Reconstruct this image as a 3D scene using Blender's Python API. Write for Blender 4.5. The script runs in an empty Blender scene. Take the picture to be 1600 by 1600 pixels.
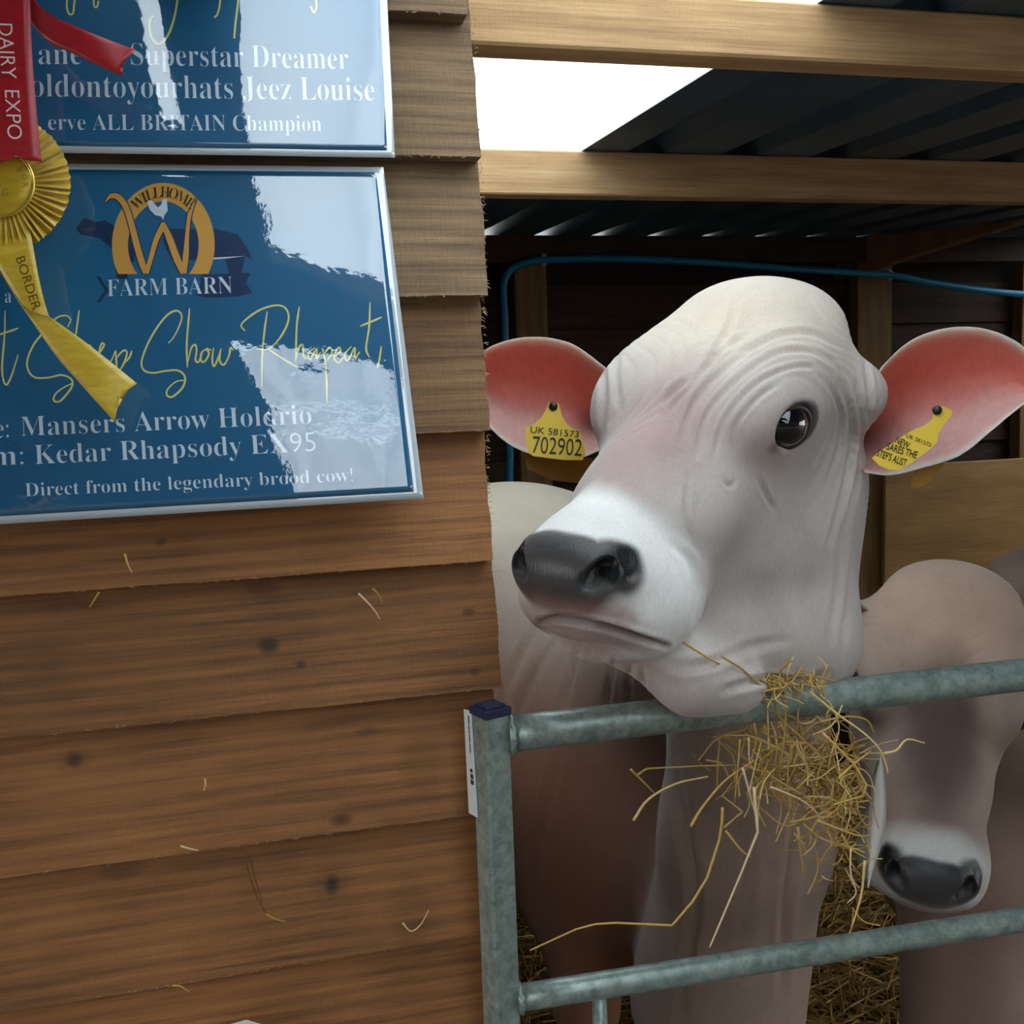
import bpy, math, random
import numpy as np
from mathutils import Vector, Matrix, noise as mnoise

scene = bpy.context.scene
col = scene.collection
random.seed(7)
rng = np.random.default_rng(7)

# ------------------------------------------------------------------ camera
F_PX = 1600.0
ZC = 1.45                                   # eye height
YAW, PITCH, ROLL = 0.24306, -0.11270, -0.03455
CAM = np.array([-0.21605, -0.94772, ZC])
_cy, _sy, _cp, _sp = math.cos(YAW), math.sin(YAW), math.cos(PITCH), math.sin(PITCH)
_f = np.array([_sy*_cp, _cy*_cp, _sp]); _r0 = np.array([_cy, -_sy, 0.0]); _u0 = np.cross(_r0, _f)
_r = _r0*math.cos(ROLL) + _u0*math.sin(ROLL)
_u = -_r0*math.sin(ROLL) + _u0*math.cos(ROLL)
CAMR = np.array([_r, -_u, _f])              # rows: right, down, forward
camd = bpy.data.cameras.new('camera'); camo = bpy.data.objects.new('camera', camd); col.objects.link(camo)
camd.sensor_fit = 'HORIZONTAL'; camd.sensor_width = 36.0; camd.lens = 36.0*F_PX/1600.0
camd.clip_start = 0.02; camd.clip_end = 200
_m = Matrix(((_r[0], _u[0], -_f[0], CAM[0]), (_r[1], _u[1], -_f[1], CAM[1]), (_r[2], _u[2], -_f[2], CAM[2]), (0, 0, 0, 1)))
camo.matrix_world = _m
scene.camera = camo

# ------------------------------------------------------------------ world, exposure
world = bpy.data.worlds.new('overcast_sky'); scene.world = world; world.use_nodes = True
wn = world.node_tree.nodes; wl = world.node_tree.links; wn.clear()
_o = wn.new('ShaderNodeOutputWorld'); _b = wn.new('ShaderNodeBackground'); _tc = wn.new('ShaderNodeTexCoord')
_n = wn.new('ShaderNodeTexNoise'); _n.inputs['Scale'].default_value = 2.2; _n.inputs['Detail'].default_value = 5
_cr = wn.new('ShaderNodeValToRGB')
_cr.color_ramp.elements[0].position = 0.3; _cr.color_ramp.elements[0].color = (0.82, 0.88, 0.92, 1)
_cr.color_ramp.elements[1].position = 0.7; _cr.color_ramp.elements[1].color = (1.0, 1.0, 0.99, 1)
wl.new(_tc.outputs['Generated'], _n.inputs['Vector']); wl.new(_n.outputs['Fac'], _cr.inputs['Fac'])
wl.new(_cr.outputs['Color'], _b.inputs['Color']); _b.inputs['Strength'].default_value = 5.0
wl.new(_b.outputs['Background'], _o.inputs['Surface'])
scene.view_settings.view_transform = 'Standard'; scene.view_settings.look = 'None'
scene.view_settings.gamma = 1.0; scene.view_settings.use_curve_mapping = False
scene.view_settings.exposure = -0.20
# ------------------------------------------------------------------ pixel rays (1600 x 1600 frame)
def ray(px, py):
    return CAMR.T @ np.array([(px-800)/F_PX, (py-800)/F_PX, 1.0])
def C(px, py, d): return CAM + ray(px, py)*d            # point at a camera depth
def at_y(px, py, Y):
    r = ray(px, py); return CAM + r*((Y-CAM[1])/r[1])
def at_z(px, py, Z):
    r = ray(px, py); return CAM + r*((Z-CAM[2])/r[2])
def on_plane(px, py, p0, n):
    r = ray(px, py); return CAM + r*(np.dot(np.asarray(p0)-CAM, n)/np.dot(r, n))
def lerp(a, b, t): return a+(b-a)*t
def sstep(a, b, x):
    t = np.clip((x-a)/(b-a), 0, 1); return t*t*(3-2*t)

# ------------------------------------------------------------------ object helpers
def link(o, parent=None):
    col.objects.link(o)
    if parent is not None:
        o.parent = parent
        w = Vector((0, 0, 0)); p = parent
        while p is not None: w += p.location; p = p.parent
        o.location = -w
    return o
def mesh_obj(name, verts, faces, mat, parent=None, smooth=False, origin=None):
    me = bpy.data.meshes.new(name)
    v = np.asarray(verts, dtype=np.float64)
    if origin is not None: v = v-np.asarray(origin)
    me.from_pydata([tuple(map(float, p)) for p in v], [], [tuple(map(int, f)) for f in faces]); me.update()
    if mat: me.materials.append(mat)
    if smooth: me.polygons.foreach_set('use_smooth', np.ones(len(me.polygons), bool))
    o = bpy.data.objects.new(name, me); link(o, parent)
    if origin is not None: o.location = Vector(o.location)+Vector(map(float, origin))
    return o
def thing(name, label, cat, loc=(0, 0, 0), group=None):
    o = bpy.data.objects.new(name, None); o.empty_display_size = 0.05; col.objects.link(o)
    o.location = tuple(map(float, loc)); o['label'] = label; o['category'] = cat
    if group: o['group'] = group
    return o
def tag(o, label=None, cat=None, group=None, kind=None):
    if label: o['label'] = label
    if cat: o['category'] = cat
    if group: o['group'] = group
    if kind: o['kind'] = kind
    return o
class MB:
    def __init__(s): s.v = []; s.f = []
    def add(s, v, f):
        n = len(s.v); s.v += [tuple(map(float, p)) for p in v]; s.f += [tuple(i+n for i in q) for q in f]
    def box(s, a, b, basis=None, org=(0, 0, 0)):
        P = [(x, y, z) for x in (a[0], b[0]) for y in (a[1], b[1]) for z in (a[2], b[2])]
        if basis is not None: P = [np.asarray(org)+np.asarray(basis).T@np.array(p) for p in P]
        s.add(P, [(0, 1, 3, 2), (4, 6, 7, 5), (0, 4, 5, 1), (2, 3, 7, 6), (0, 2, 6, 4), (1, 5, 7, 3)])
    def bbox(s, a, b, c=0.003, basis=None, org=(0, 0, 0)):
        # box with chamfered edges
        a = np.minimum(a, b).astype(float) if False else np.array([min(i, j) for i, j in zip(a, b)], float)
        b = np.array([max(i, j) for i, j in zip(a, b)], float)
        V = []; idx = {}
        for sx in (0, 1):
            for sy in (0, 1):
                for sz in (0, 1):
                    for ax in range(3):
                        p = [(a, b)[q][i] for i, q in enumerate((sx, sy, sz))]
                        for i, q in enumerate((sx, sy, sz)):
                            if i != ax: p[i] += c if q == 0 else -c
                        # p lies on face normal ax
                        idx[(sx, sy, sz, ax)] = len(V); V.append(p)
        Fc = []
        def g(t, ax): return idx[(*t, ax)]
        for ax in range(3):
            o1, o2 = [i for i in range(3) if i != ax]
            for q in (0, 1):
                ring = []
                for (u, w) in ((0, 0), (1, 0), (1, 1), (0, 1)):
                    t = [0, 0, 0]; t[ax] = q; t[o1] = u; t[o2] = w; ring.append(g(t, ax))
                Fc.append(tuple(ring))
            for u in (0, 1):
                for w in (0, 1):
                    t0 = [0, 0, 0]; t0[o1] = u; t0[o2] = w; t1 = list(t0); t1[ax] = 1
                    Fc.append((g(t0, o1), g(t1, o1), g(t1, o2), g(t0, o2)))
        for t in [(x, y, z) for x in (0, 1) for y in (0, 1) for z in (0, 1)]:
            Fc.append((g(t, 0), g(t, 1), g(t, 2)))
        if basis is not None: V = [np.asarray(org)+np.asarray(basis).T@np.array(p) for p in V]
        s.add(V, Fc)
    def tube(s, pts, rad, n=8, cap=True):
        pts = np.asarray(pts, float); m = len(pts)
        rad = np.full(m, rad) if np.isscalar(rad) else np.asarray(rad, float)
        T = np.gradient(pts, axis=0); T /= np.linalg.norm(T, axis=1)[:, None]+1e-12
        up = np.array([0, 0, 1.0]) if abs(T[0][2]) < 0.9 else np.array([0, 1.0, 0])
        N = np.cross(T[0], up); N /= np.linalg.norm(N); V = []
        for i in range(m):
            N = N-T[i]*np.dot(N, T[i]); N /= np.linalg.norm(N)+1e-12; B = np.cross(T[i], N)
            for k in range(n):
                a = 2*math.pi*k/n; V.append(pts[i]+rad[i]*(math.cos(a)*N+math.sin(a)*B))
        Fc = [(i*n+k, i*n+(k+1) % n, (i+1)*n+(k+1) % n, (i+1)*n+k) for i in range(m-1) for k in range(n)]
        if cap: Fc += [tuple(range(n))[::-1], tuple((m-1)*n+k for k in range(n))]
        s.add(V, Fc)
    def build(s, name, mat, parent=None, smooth=False, fix=True, origin=None):
        o = mesh_obj(name, s.v, s.f, mat, parent, smooth, origin)
        if fix:
            import bmesh
            bm = bmesh.new(); bm.from_mesh(o.data); bmesh.ops.recalc_face_normals(bm, faces=bm.faces); bm.to_mesh(o.data); bm.free()
        return o
def spline(pts, n=6):
    # Catmull-Rom through the points
    P = np.asarray(pts, float)
    if len(P) < 3: return np.array([lerp(P[0], P[-1], t) for t in np.linspace(0, 1, n+1)])
    Q = np.vstack([2*P[0]-P[1], P, 2*P[-1]-P[-2]]); out = []
    for i in range(1, len(Q)-2):
        for t in np.linspace(0, 1, n, endpoint=False):
            a, b, c, d = Q[i-1], Q[i], Q[i+1], Q[i+2]
            out.append(0.5*((2*b)+(-a+c)*t+(2*a-5*b+4*c-d)*t*t+(-a+3*b-3*c+d)*t**3))
    out.append(P[-1]); return np.array(out)

# ------------------------------------------------------------------ materials
def srgb(r, g, b):
    f = lambda c: c/12.92 if c <= 0.04045 else ((c+0.055)/1.055)**2.4
    return (f(r/255), f(g/255), f(b/255), 1.0)
class NT:
    def __init__(s, name):
        s.m = bpy.data.materials.new(name); s.m.use_nodes = True; s.t = s.m.node_tree; s.n = s.t.nodes
        s.p = s.n['Principled BSDF']
    def new(s, ty, **kw):
        n = s.n.new(ty)
        for k, v in kw.items():
            if hasattr(n, k) and k not in n.inputs: setattr(n, k, v)
            else: n.inputs[k].default_value = v
        return n
    def l(s, a, b): s.t.links.new(a, b)
    def mapping(s, src, scale=(1, 1, 1), loc=(0, 0, 0)):
        n = s.n.new('ShaderNodeMapping'); n.inputs['Scale'].default_value = scale; n.inputs['Location'].default_value = loc
        s.l(src, n.inputs['Vector']); return n.outputs['Vector']
    def noise(s, vec, scale=5, detail=4, rough=0.5, dist=0):
        n = s.n.new('ShaderNodeTexNoise'); n.inputs['Scale'].default_value = scale; n.inputs['Detail'].default_value = detail
        n.inputs['Roughness'].default_value = rough; n.inputs['Distortion'].default_value = dist
        s.l(vec, n.inputs['Vector']); return n.outputs['Fac']
    def ramp(s, fac, stops):
        n = s.n.new('ShaderNodeValToRGB'); e = n.color_ramp.elements
        while len(e) < len(stops): e.new(0.5)
        for q, (p, c) in zip(e, stops): q.position = p; q.color = c if len(c) == 4 else (*c, 1)
        s.l(fac, n.inputs['Fac']); return n.outputs['Color']
    def mix(s, fac, a, b, mode='MIX'):
        n = s.n.new('ShaderNodeMix'); n.data_type = 'RGBA'; n.blend_type = mode
        for v, i in ((fac, 0), (a, 6), (b, 7)):
            if hasattr(v, 'is_linked') or hasattr(v, 'links'): s.l(v, n.inputs[i])
            else: n.inputs[i].default_value = v
        return n.outputs[2]
    def math(s, op, a, b=0.0, clamp=False):
        n = s.n.new('ShaderNodeMath'); n.operation = op; n.use_clamp = clamp
        for v, i in ((a, 0), (b, 1)):
            if hasattr(v, 'links'): s.l(v, n.inputs[i])
            else: n.inputs[i].default_value = v
        return n.outputs[0]
    def bump(s, h, strength=0.3, dist=0.002, into='Normal'):
        n = s.n.new('ShaderNodeBump'); n.inputs['Strength'].default_value = strength; n.inputs['Distance'].default_value = dist
        s.l(h, n.inputs['Height']); s.l(n.outputs['Normal'], s.p.inputs[into]); return n
    def set(s, **kw):
        for k, v in kw.items(): s.p.inputs[k.replace('_', ' ')].default_value = v
        return s
    def obj(s): return s.n.new('ShaderNodeTexCoord').outputs['Object']
    def rnd(s): return s.n.new('ShaderNodeObjectInfo').outputs['Random']
def plain(name, c, rough=0.6, **kw):
    t = NT(name); t.set(Base_Color=c, Roughness=rough, **kw); return t.m

def wood(name, dark, mid, light, axis=0, ring=1.0, knots=True, rough=0.8, grey=None, bump=0.5, spots=()):
    # sawn softwood; the grain runs along `axis`
    t = NT(name); co = t.obj(); rn = t.rnd()
    comb = t.new('ShaderNodeCombineXYZ'); 
    t.l(t.math('MULTIPLY', rn, 17.0), comb.inputs[0]); t.l(t.math('MULTIPLY', rn, 9.0), comb.inputs[1]); t.l(t.math('MULTIPLY', rn, 23.0), comb.inputs[2])
    ad = t.new('ShaderNodeVectorMath', operation='ADD'); t.l(co, ad.inputs[0]); t.l(comb.outputs[0], ad.inputs[1]); v = ad.outputs[0]
    def sc(along, across):
        q = [across]*3; q[axis] = along; return tuple(q)
    warp = t.noise(t.mapping(v, sc(1.3, 6)), 1, 2, 0.5)
    warpv = t.noise(t.mapping(v, sc(9, 30)), 1, 2, 0.5)
    # knots
    vo = t.new('ShaderNodeTexVoronoi', feature='F1'); vo.inputs['Scale'].default_value = 1; vo.inputs['Randomness'].default_value = 1.0
    _k = [6.5]*3; _k[axis] = 3.1; _k[1 if axis != 1 else 0] = 0.05; kd = t.mapping(v, tuple(_k)); t.l(kd, vo.inputs['Vector'])
    kdist = t.math('ADD', vo.outputs['Distance'], t.math('MULTIPLY', t.math('SUBTRACT', warpv, 0.5), 0.09))
    sel = t.new('ShaderNodeSeparateColor'); t.l(vo.outputs['Color'], sel.inputs[0])
    has = t.math('LESS_THAN', sel.outputs[0], 0.34 if knots else -1.0)
    knot = t.math('MULTIPLY', has, t.math('SUBTRACT', 1.0, t.math('MULTIPLY', kdist, 7.0), True), True)
    halo = t.math('MULTIPLY', has, t.math('SUBTRACT', 1.0, t.math('MULTIPLY', kdist, 3.2), True), True)
    sp = t.new('ShaderNodeSeparateXYZ'); t.l(v, sp.inputs[0])
    a2 = t.math('ADD', sp.outputs[(axis+1) % 3], t.math('MULTIPLY', sp.outputs[(axis+2) % 3], 1.0))
    ph = t.math('ADD', t.math('MULTIPLY', a2, 330.0*ring), t.math('MULTIPLY', warp, 18.0))
    ph = t.math('ADD', ph, t.math('MULTIPLY', halo, 9.0))
    rings = t.math('ADD', t.math('MULTIPLY', t.math('SINE', ph), 0.5), 0.5)
    fine = t.noise(t.mapping(v, sc(7, 240)), 1, 5, 0.65)
    blot = t.noise(t.mapping(v, sc(5, 13)), 1, 5, 0.6)
    f = t.math('ADD', t.math('MULTIPLY', rings, 0.12), t.math('MULTIPLY', fine, 0.66))
    f = t.math('ADD', f, t.math('MULTIPLY', t.math('SUBTRACT', blot, 0.5), 0.55))
    c = t.ramp(f, [(0.14, dark), (0.46, mid), (0.78, light)])
    c = t.mix(t.math('MULTIPLY', halo, 0.35), c, dark, 'MIX')
    c = t.mix(t.math('MULTIPLY', knot, 0.85), c, (dark[0]*0.35, dark[1]*0.30, dark[2]*0.3, 1))
    so = t.new('ShaderNodeSeparateXYZ'); t.l(co, so.inputs[0])
    for (kx, kz, rx, rz, st) in spots:                     # named knots, bark smears and painted shade of this wall
        dx = t.math('DIVIDE', t.math('SUBTRACT', so.outputs[0], kx), rx); dz = t.math('DIVIDE', t.math('SUBTRACT', so.outputs[2], kz), rz)
        d2 = t.math('ADD', t.math('MULTIPLY', dx, dx), t.math('MULTIPLY', dz, dz)); d2 = t.math('ADD', d2, t.math('MULTIPLY', t.math('SUBTRACT', warpv, 0.5), 1.4))
        k1 = t.math('SUBTRACT', 1.0, d2, True); c = t.mix(t.math('MULTIPLY', k1, st), c, (dark[0]*0.28, dark[1]*0.22, dark[2]*0.2, 1))
    tint = t.math('ADD', t.math('MULTIPLY', rn, 0.26), 0.87)
    gr = t.new('ShaderNodeCombineColor'); [t.l(tint, gr.inputs[i]) for i in range(3)]
    c = t.mix(1.0, c, gr.outputs[0], 'MULTIPLY')
    # dirt specks and hairline checks
    sp1 = t.noise(t.mapping(v, sc(60, 190)), 1, 3, 0.7)
    c = t.mix(t.math('MULTIPLY', t.math('SUBTRACT', sp1, 0.66, True), 3.2, True), c, (0.02, 0.012, 0.008, 1))
    t.l(c, t.p.inputs['Base Color']); t.set(Roughness=rough)
    saw = t.noise(t.mapping(v, sc(260, 60)), 1, 3, 0.7)
    h = t.math('ADD', t.math('MULTIPLY', fine, 1.0), t.math('MULTIPLY', saw, 0.7))
    t.bump(h, bump, 0.0025)
    return t.m

KNOTS_SHADE = []  # knots and smears, plus broad spots painting the shade near the post
for kx, ky, rx, rz, st in ((420, 1012, 18, 16, 0.8), (408, 925, 36, 14, 0.5), (112, 1196, 15, 13, 0.75), (112, 1196, 34, 24, 0.25), (532, 1281, 22, 12, 0.85), (520, 1390, 15, 18, 0.9), (520, 1390, 40, 34, 0.3), (470, 1040, 10, 8, 0.8), (185, 1372, 40, 16, 0.35), (575, 1150, 26, 9, 0.4), (250, 848, 12, 8, 0.6), (640, 1420, 50, 70, 0.25), (662, 1200, 50, 60, 0.3), (60, 1030, 70, 50, 0.22), (735, 960, 12, 8, 0.7), (742, 1050, 12, 8, 0.7)):
    _p = at_y(kx, ky, 0.003); KNOTS_SHADE.append((float(_p[0]), float(_p[2]), rx*0.00060, rz*0.00060, st))
M_BOARD_OLD = wood('weathered_sawn_board', srgb(84, 66, 48), srgb(134, 108, 80), srgb(166, 140, 108), 0, rough=0.85, bump=0.7)
M_BOARD_MID = wood('browned_sawn_board', srgb(86, 60, 38), srgb(140, 104, 68), srgb(170, 132, 92), 0, rough=0.75, bump=0.6)
M_BOARD = wood('brown_sawn_board', srgb(92, 58, 28), srgb(150, 98, 50), srgb(178, 124, 70), 0, rough=0.62, spots=KNOTS_SHADE, bump=0.5)
M_BEAM = wood('pine_beam', srgb(150, 112, 74), srgb(190, 152, 106), srgb(214, 182, 138), 0, ring=0.5, rough=0.75, bump=0.4)
M_POST = wood('pine_post', srgb(104, 76, 48), srgb(138, 104, 66), srgb(160, 126, 86), 2, ring=0.4, rough=0.8, bump=0.4)
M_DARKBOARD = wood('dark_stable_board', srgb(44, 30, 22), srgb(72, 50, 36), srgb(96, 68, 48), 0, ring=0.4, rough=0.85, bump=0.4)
M_PLY = wood('plywood_face', srgb(162, 116, 68), srgb(200, 152, 96), srgb(222, 178, 122), 0, ring=0.07, knots=False, rough=0.6, bump=0.15)

# ================================================================== front wall with lapped boards
BZ0 = ZC+0.2188; BP = 0.125
wallm = MB(); wallm.box((-1.6, 0.037, 0.0), (-0.012, 0.050, 1.86)); wallm.box((-0.10, 0.051, 0.0), (-0.014, 0.098, 1.82))
wall_front = wallm.build('wall_front', M_POST); tag(wall_front, 'lapped sawn board wall at the front of the shed', kind='structure')
def nz(x, s=1.0): return mnoise.noise(Vector((x*s, 3.7, 1.3)))
board_ends = {}
for k in range(-3, 14):
    zb = BZ0-BP*k
    if zb < 0.02: zb = 0.02
    endx = {-1: -0.006, 0: 0.001, 1: 0.003, 2: 0.0, 3: -0.001, 4: 0.003, 5: -0.002}.get(k, 0.002*math.sin(k*2.3))
    board_ends[k] = endx
    H = 0.150; nx, nzv = 150, 9
    xs = np.linspace(-1.45, 0, nx); V = []; Fc = []
    for side in (0, 1):                                  # front then back skin
        for i, x in enumerate(xs):
            for j in range(nzv):
                w = j/(nzv-1)
                z = zb+H*w; y = lerp(0.0, 0.028, w) if side == 0 else lerp(0.0335, 0.0333, w)
                e = 1-w
                z += (nz(x*9+k*31)*0.0018+nz(x*60+k*11)*0.0007)*max(0, 1-w*4)
                xx = x+endx*(i/(nx-1))**8
                if i == nx-1: xx += 0.0022*nz(z*45+k)+0.0012*nz(z*210+k*3)
                y += 0.0012*nz(x*3.1+k*5)+0.0006*nz(x*20+z*30)
                V.append((xx, y, z))
    N = nx*nzv
    g = lambda s, i, j: s*N+i*nzv+j
    for i in range(nx-1):
        for j in range(nzv-1):
            Fc.append((g(0, i, j), g(0, i+1, j), g(0, i+1, j+1), g(0, i, j+1)))
            Fc.append((g(1, i, j), g(1, i, j+1), g(1, i+1, j+1), g(1, i+1, j)))
        Fc.append((g(0, i, 0), g(1, i, 0), g(1, i+1, 0), g(0, i+1, 0)))
        Fc.append((g(0, i, nzv-1), g(0, i+1, nzv-1), g(1, i+1, nzv-1), g(1, i, nzv-1)))
    for j in range(nzv-1):
        Fc.append((g(0, nx-1, j), g(1, nx-1, j), g(1, nx-1, j+1), g(0, nx-1, j+1)))
        Fc.append((g(0, 0, j), g(0, 0, j+1), g(1, 0, j+1), g(1, 0, j)))
    b = mesh_obj('board', V, Fc, M_BOARD_OLD if k <= 1 else (M_BOARD_MID if k == 2 else M_BOARD), wall_front)
# torn sawn fibres along the board ends and lower edges
fz = MB()
for k in range(-2, 7):
    zb = BZ0-BP*k; ex = board_ends[k]
    for i in range(46):
        z = zb+random.random()*0.125; L = random.uniform(0.001, 0.0045)
        p = np.array([ex-0.001, random.uniform(0.002, 0.018), z])
        q = p+np.array([L, random.uniform(-0.003, 0.001), random.uniform(-0.004, 0.002)])
        fz.tube([p, (p+q)/2+np.array([0, 0, 0.0006]), q], [0.0005, 0.0004, 0.0001], 3, False)
    for i in range(34):
        x = ex-random.random()*0.42; p = np.array([x, 0.0005, zb+0.0008])
        q = p+np.array([random.uniform(-0.006, 0.006), -random.uniform(0, 0.0015), -random.uniform(0.0008, 0.003)])
        fz.tube([p, (p+q)/2, q], [0.0003, 0.0003, 0.0001], 3, False)
M_FIBRE = plain('torn_wood_fibre', srgb(176, 152, 118), 0.9)
tag(fz.build('wood_fibre', M_FIBRE, wall_front, fix=False), 'torn pale wood fibres on the board edges', kind='stuff')

# ================================================================== shed shell: roof, beams, back wall
D_BACK = 3.6
pb = C(1100, 390, D_BACK); YB = float(pb[1]); ZROOF_B = float(C(1100, 372, D_BACK)[2])
_r2 = C(1000, 237, 2.0); YB2 = float(_r2[1]); ZR2 = float(_r2[2]); b1 = C(900, 74, 1.09); YB1 = float(b1[1])
def roof_z(y): return ZR2+(ZROOF_B-ZR2)*(y-YB2)/(YB-YB2)      # underside of the sheets
XSK = 0.43
M_ROOF = NT('dark_blue_roof_sheet'); _co = M_ROOF.obj()
_c = M_ROOF.ramp(M_ROOF.noise(_co, 3, 4), [(0.3, srgb(52, 74, 94)), (0.7, srgb(74, 98, 116))]); M_ROOF.l(_c, M_ROOF.p.inputs['Base Color']); M_ROOF.set(Roughness=0.45)
M_ROOF = M_ROOF.m
def corrug(x0, x1, y0, y1, mat, name, parent=None, dz=0.0, pitch=0.2, amp=0.028, th=0.0):
    xs = []; prof = []
    x = math.floor(x0/pitch)*pitch
    while x < x1+pitch:
        for dx, h in ((0.0, 0), (0.12, 0), (0.14, 1), (0.18, 1)): xs.append(x+dx*pitch/0.2); prof.append(h*amp)
        x += pitch
    hh = lambda q: float(np.interp(q, xs, prof))
    P = [(x0, hh(x0))]+[(a, h) for a, h in zip(xs, prof) if x0+1e-6 < a < x1-1e-6]+[(x1, hh(x1))]
    V = []; Fc = []
    for a, h in P:
        for y in (y0, y1): V.append((a, y, roof_z(y)+h+dz))
    for i in range(len(P)-1): Fc.append((2*i, 2*i+1, 2*i+3, 2*i+2))
    n = len(V)
    V += [(a, b, c+0.002) for a, b, c in V]; Fc += [tuple(q+n for q in f[::-1]) for f in Fc]
    return mesh_obj(name, V, Fc, mat, parent)
YF = -4.4                                        # the roof runs on forward over the walkway
ceiling = corrug(XSK, 2.75, YF, YB+0.25, M_ROOF, 'ceiling'); tag(ceiling, 'dark blue profiled metal roof seen from below', kind='structure')
M_SKY = NT('translucent_roof_sheet'); M_SKY.set(Base_Color=(0.9, 0.93, 0.95, 1), Roughness=0.35)
_tr = M_SKY.new('ShaderNodeBsdfTranslucent'); _tr.inputs['Color'].default_value = (0.95, 0.97, 1, 1)
_tp = M_SKY.new('ShaderNodeBsdfTransparent'); _tp.inputs['Color'].default_value = (0.90, 0.98, 1, 1)
_mx = M_SKY.new('ShaderNodeMixShader'); _mx.inputs[0].default_value = 0.55; M_SKY.l(_tr.outputs[0], _mx.inputs[1]); M_SKY.l(_tp.outputs[0], _mx.inputs[2])
_mx2 = M_SKY.new('ShaderNodeMixShader'); _mx2.inputs[0].default_value = 0.9; M_SKY.l(M_SKY.p.outputs[0], _mx2.inputs[1]); M_SKY.l(_mx.outputs[0], _mx2.inputs[2])
M_SKY.l(_mx2.outputs[0], M_SKY.n['Material Output'].inputs['Surface'])
XS0 = -0.305
tag(corrug(XS0, XSK, YF, YB2+0.20, M_SKY.m, 'skylight_sheet', ceiling), 'added translucent roof sheet out of view that fills light on the calf')
corrug(XS0-0.03, XSK+0.03, YB2+0.18, YB+0.25, M_ROOF, 'roof_sheet', ceiling, dz=0.003)
corrug(XSK-3.0, XS0, YF, YB+0.25, M_ROOF, 'roof_sheet', ceiling)
tag(corrug(2.75, 3.95, YB2+0.15, YB+0.25, M_SKY.m, 'skylight_sheet', ceiling), 'added translucent roof sheet out of view that fills light on the calf')  # added roof light out of view, brightening the calf and plywood
corrug(2.75, 3.95, YF, YB2+0.15, M_ROOF, 'roof_sheet', ceiling)
corrug(3.95, 4.3, YF, YB+0.25, M_ROOF, 'roof_sheet', ceiling)
# beams running along the shed
def xbeam(yc, ztop, h, t, name='roof_beam', x0=-1.6, x1=4.1, mat=M_BEAM, parent=ceiling):
    m = MB(); m.bbox((x0, yc, ztop-h), (x1, yc+t, ztop), 0.003); return m.build(name, mat, parent)
xbeam(YB1, roof_z(YB1)-0.001, roof_z(YB1)-float(b1[2]), 0.047)
xbeam(YB2, ZR2-0.001, ZR2-float(C(1000, 304, 2.0)[2]), 0.047)
xbeam(YB-0.05, ZROOF_B-0.001, float(C(1100, 372, D_BACK)[2]-C(1100, 412, D_BACK)[2]), 0.05, 'wall_plate', mat=M_DARKBOARD)
xbeam(YF+0.05, roof_z(YF+0.05)-0.001, 0.09, 0.047)
# wide diagonal board added under the roof, darkening a band in the sign reflections
m = MB(); q_ = [(-0.34, -0.55), (0.12, -0.95), (0.30, -1.50), (-0.34, -1.02)]; m.add([(x, y, roof_z(y)-0.030) for x, y in q_]+[(x, y, roof_z(y)-0.004) for x, y in q_], [(0, 1, 2, 3), (7, 6, 5, 4)]+[(i, (i+1) % 4, 4+(i+1) % 4, 4+i) for i in range(4)]); m.build('reflection_blocker', M_DARKBOARD, ceiling)
m = MB(); m.box((-0.275, -0.42, roof_z(-0.5)-0.040), (-0.205, 0.0, roof_z(-0.5)-0.012)); m.box((-0.345, -0.95, roof_z(-0.5)-0.040), (-0.205, -0.42, roof_z(-0.5)-0.012)); m.build('reflection_blocker', M_DARKBOARD, ceiling)  # added planks out of view, cutting the bright sign reflection to a slit
# back wall
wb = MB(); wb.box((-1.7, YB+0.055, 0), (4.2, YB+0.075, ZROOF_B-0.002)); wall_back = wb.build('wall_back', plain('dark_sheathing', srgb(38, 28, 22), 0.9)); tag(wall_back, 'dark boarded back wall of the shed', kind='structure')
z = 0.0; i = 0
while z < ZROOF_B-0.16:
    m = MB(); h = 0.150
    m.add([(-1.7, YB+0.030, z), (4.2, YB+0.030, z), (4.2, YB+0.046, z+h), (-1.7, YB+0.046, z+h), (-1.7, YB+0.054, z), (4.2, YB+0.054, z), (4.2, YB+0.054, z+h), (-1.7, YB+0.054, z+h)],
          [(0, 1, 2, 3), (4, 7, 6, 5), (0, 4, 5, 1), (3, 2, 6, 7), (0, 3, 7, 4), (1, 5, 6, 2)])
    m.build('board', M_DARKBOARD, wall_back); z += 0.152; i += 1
def bpost(pxl, pxr, pyref, name='wall_post', zt=None, dy=0.045, mat=M_POST):
    a = at_y(pxl, pyref, YB-dy)[0]; b = at_y(pxr, pyref, YB-dy)[0]
    m = MB(); m.bbox((a, YB-dy, 0), (b, YB+0.029, zt or (ZROOF_B-0.09)), 0.003); return m.build(name, mat, wall_back)
bpost(806, 856, 500); bpost(1340, 1394, 500, dy=0.03); bpost(1595, 1650, 600, dy=0.03)
# a noggin rail between the posts
a = at_y(806, 735, YB-0.02); m = MB(); m.bbox((-1.6, YB-0.02, a[2]-0.05), (at_y(1340, 700, YB)[0], YB+0.028, a[2]+0.03), 0.003); m.build('wall_rail', M_DARKBOARD, wall_back)
# plywood lining in the right corner
pl = at_y(1380, 728, YB-0.05); m = MB(); m.bbox((pl[0], YB-0.064, 0.02), (4.1, YB-0.046, pl[2]), 0.002); m.build('plywood_panel', M_PLY, wall_back)
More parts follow.
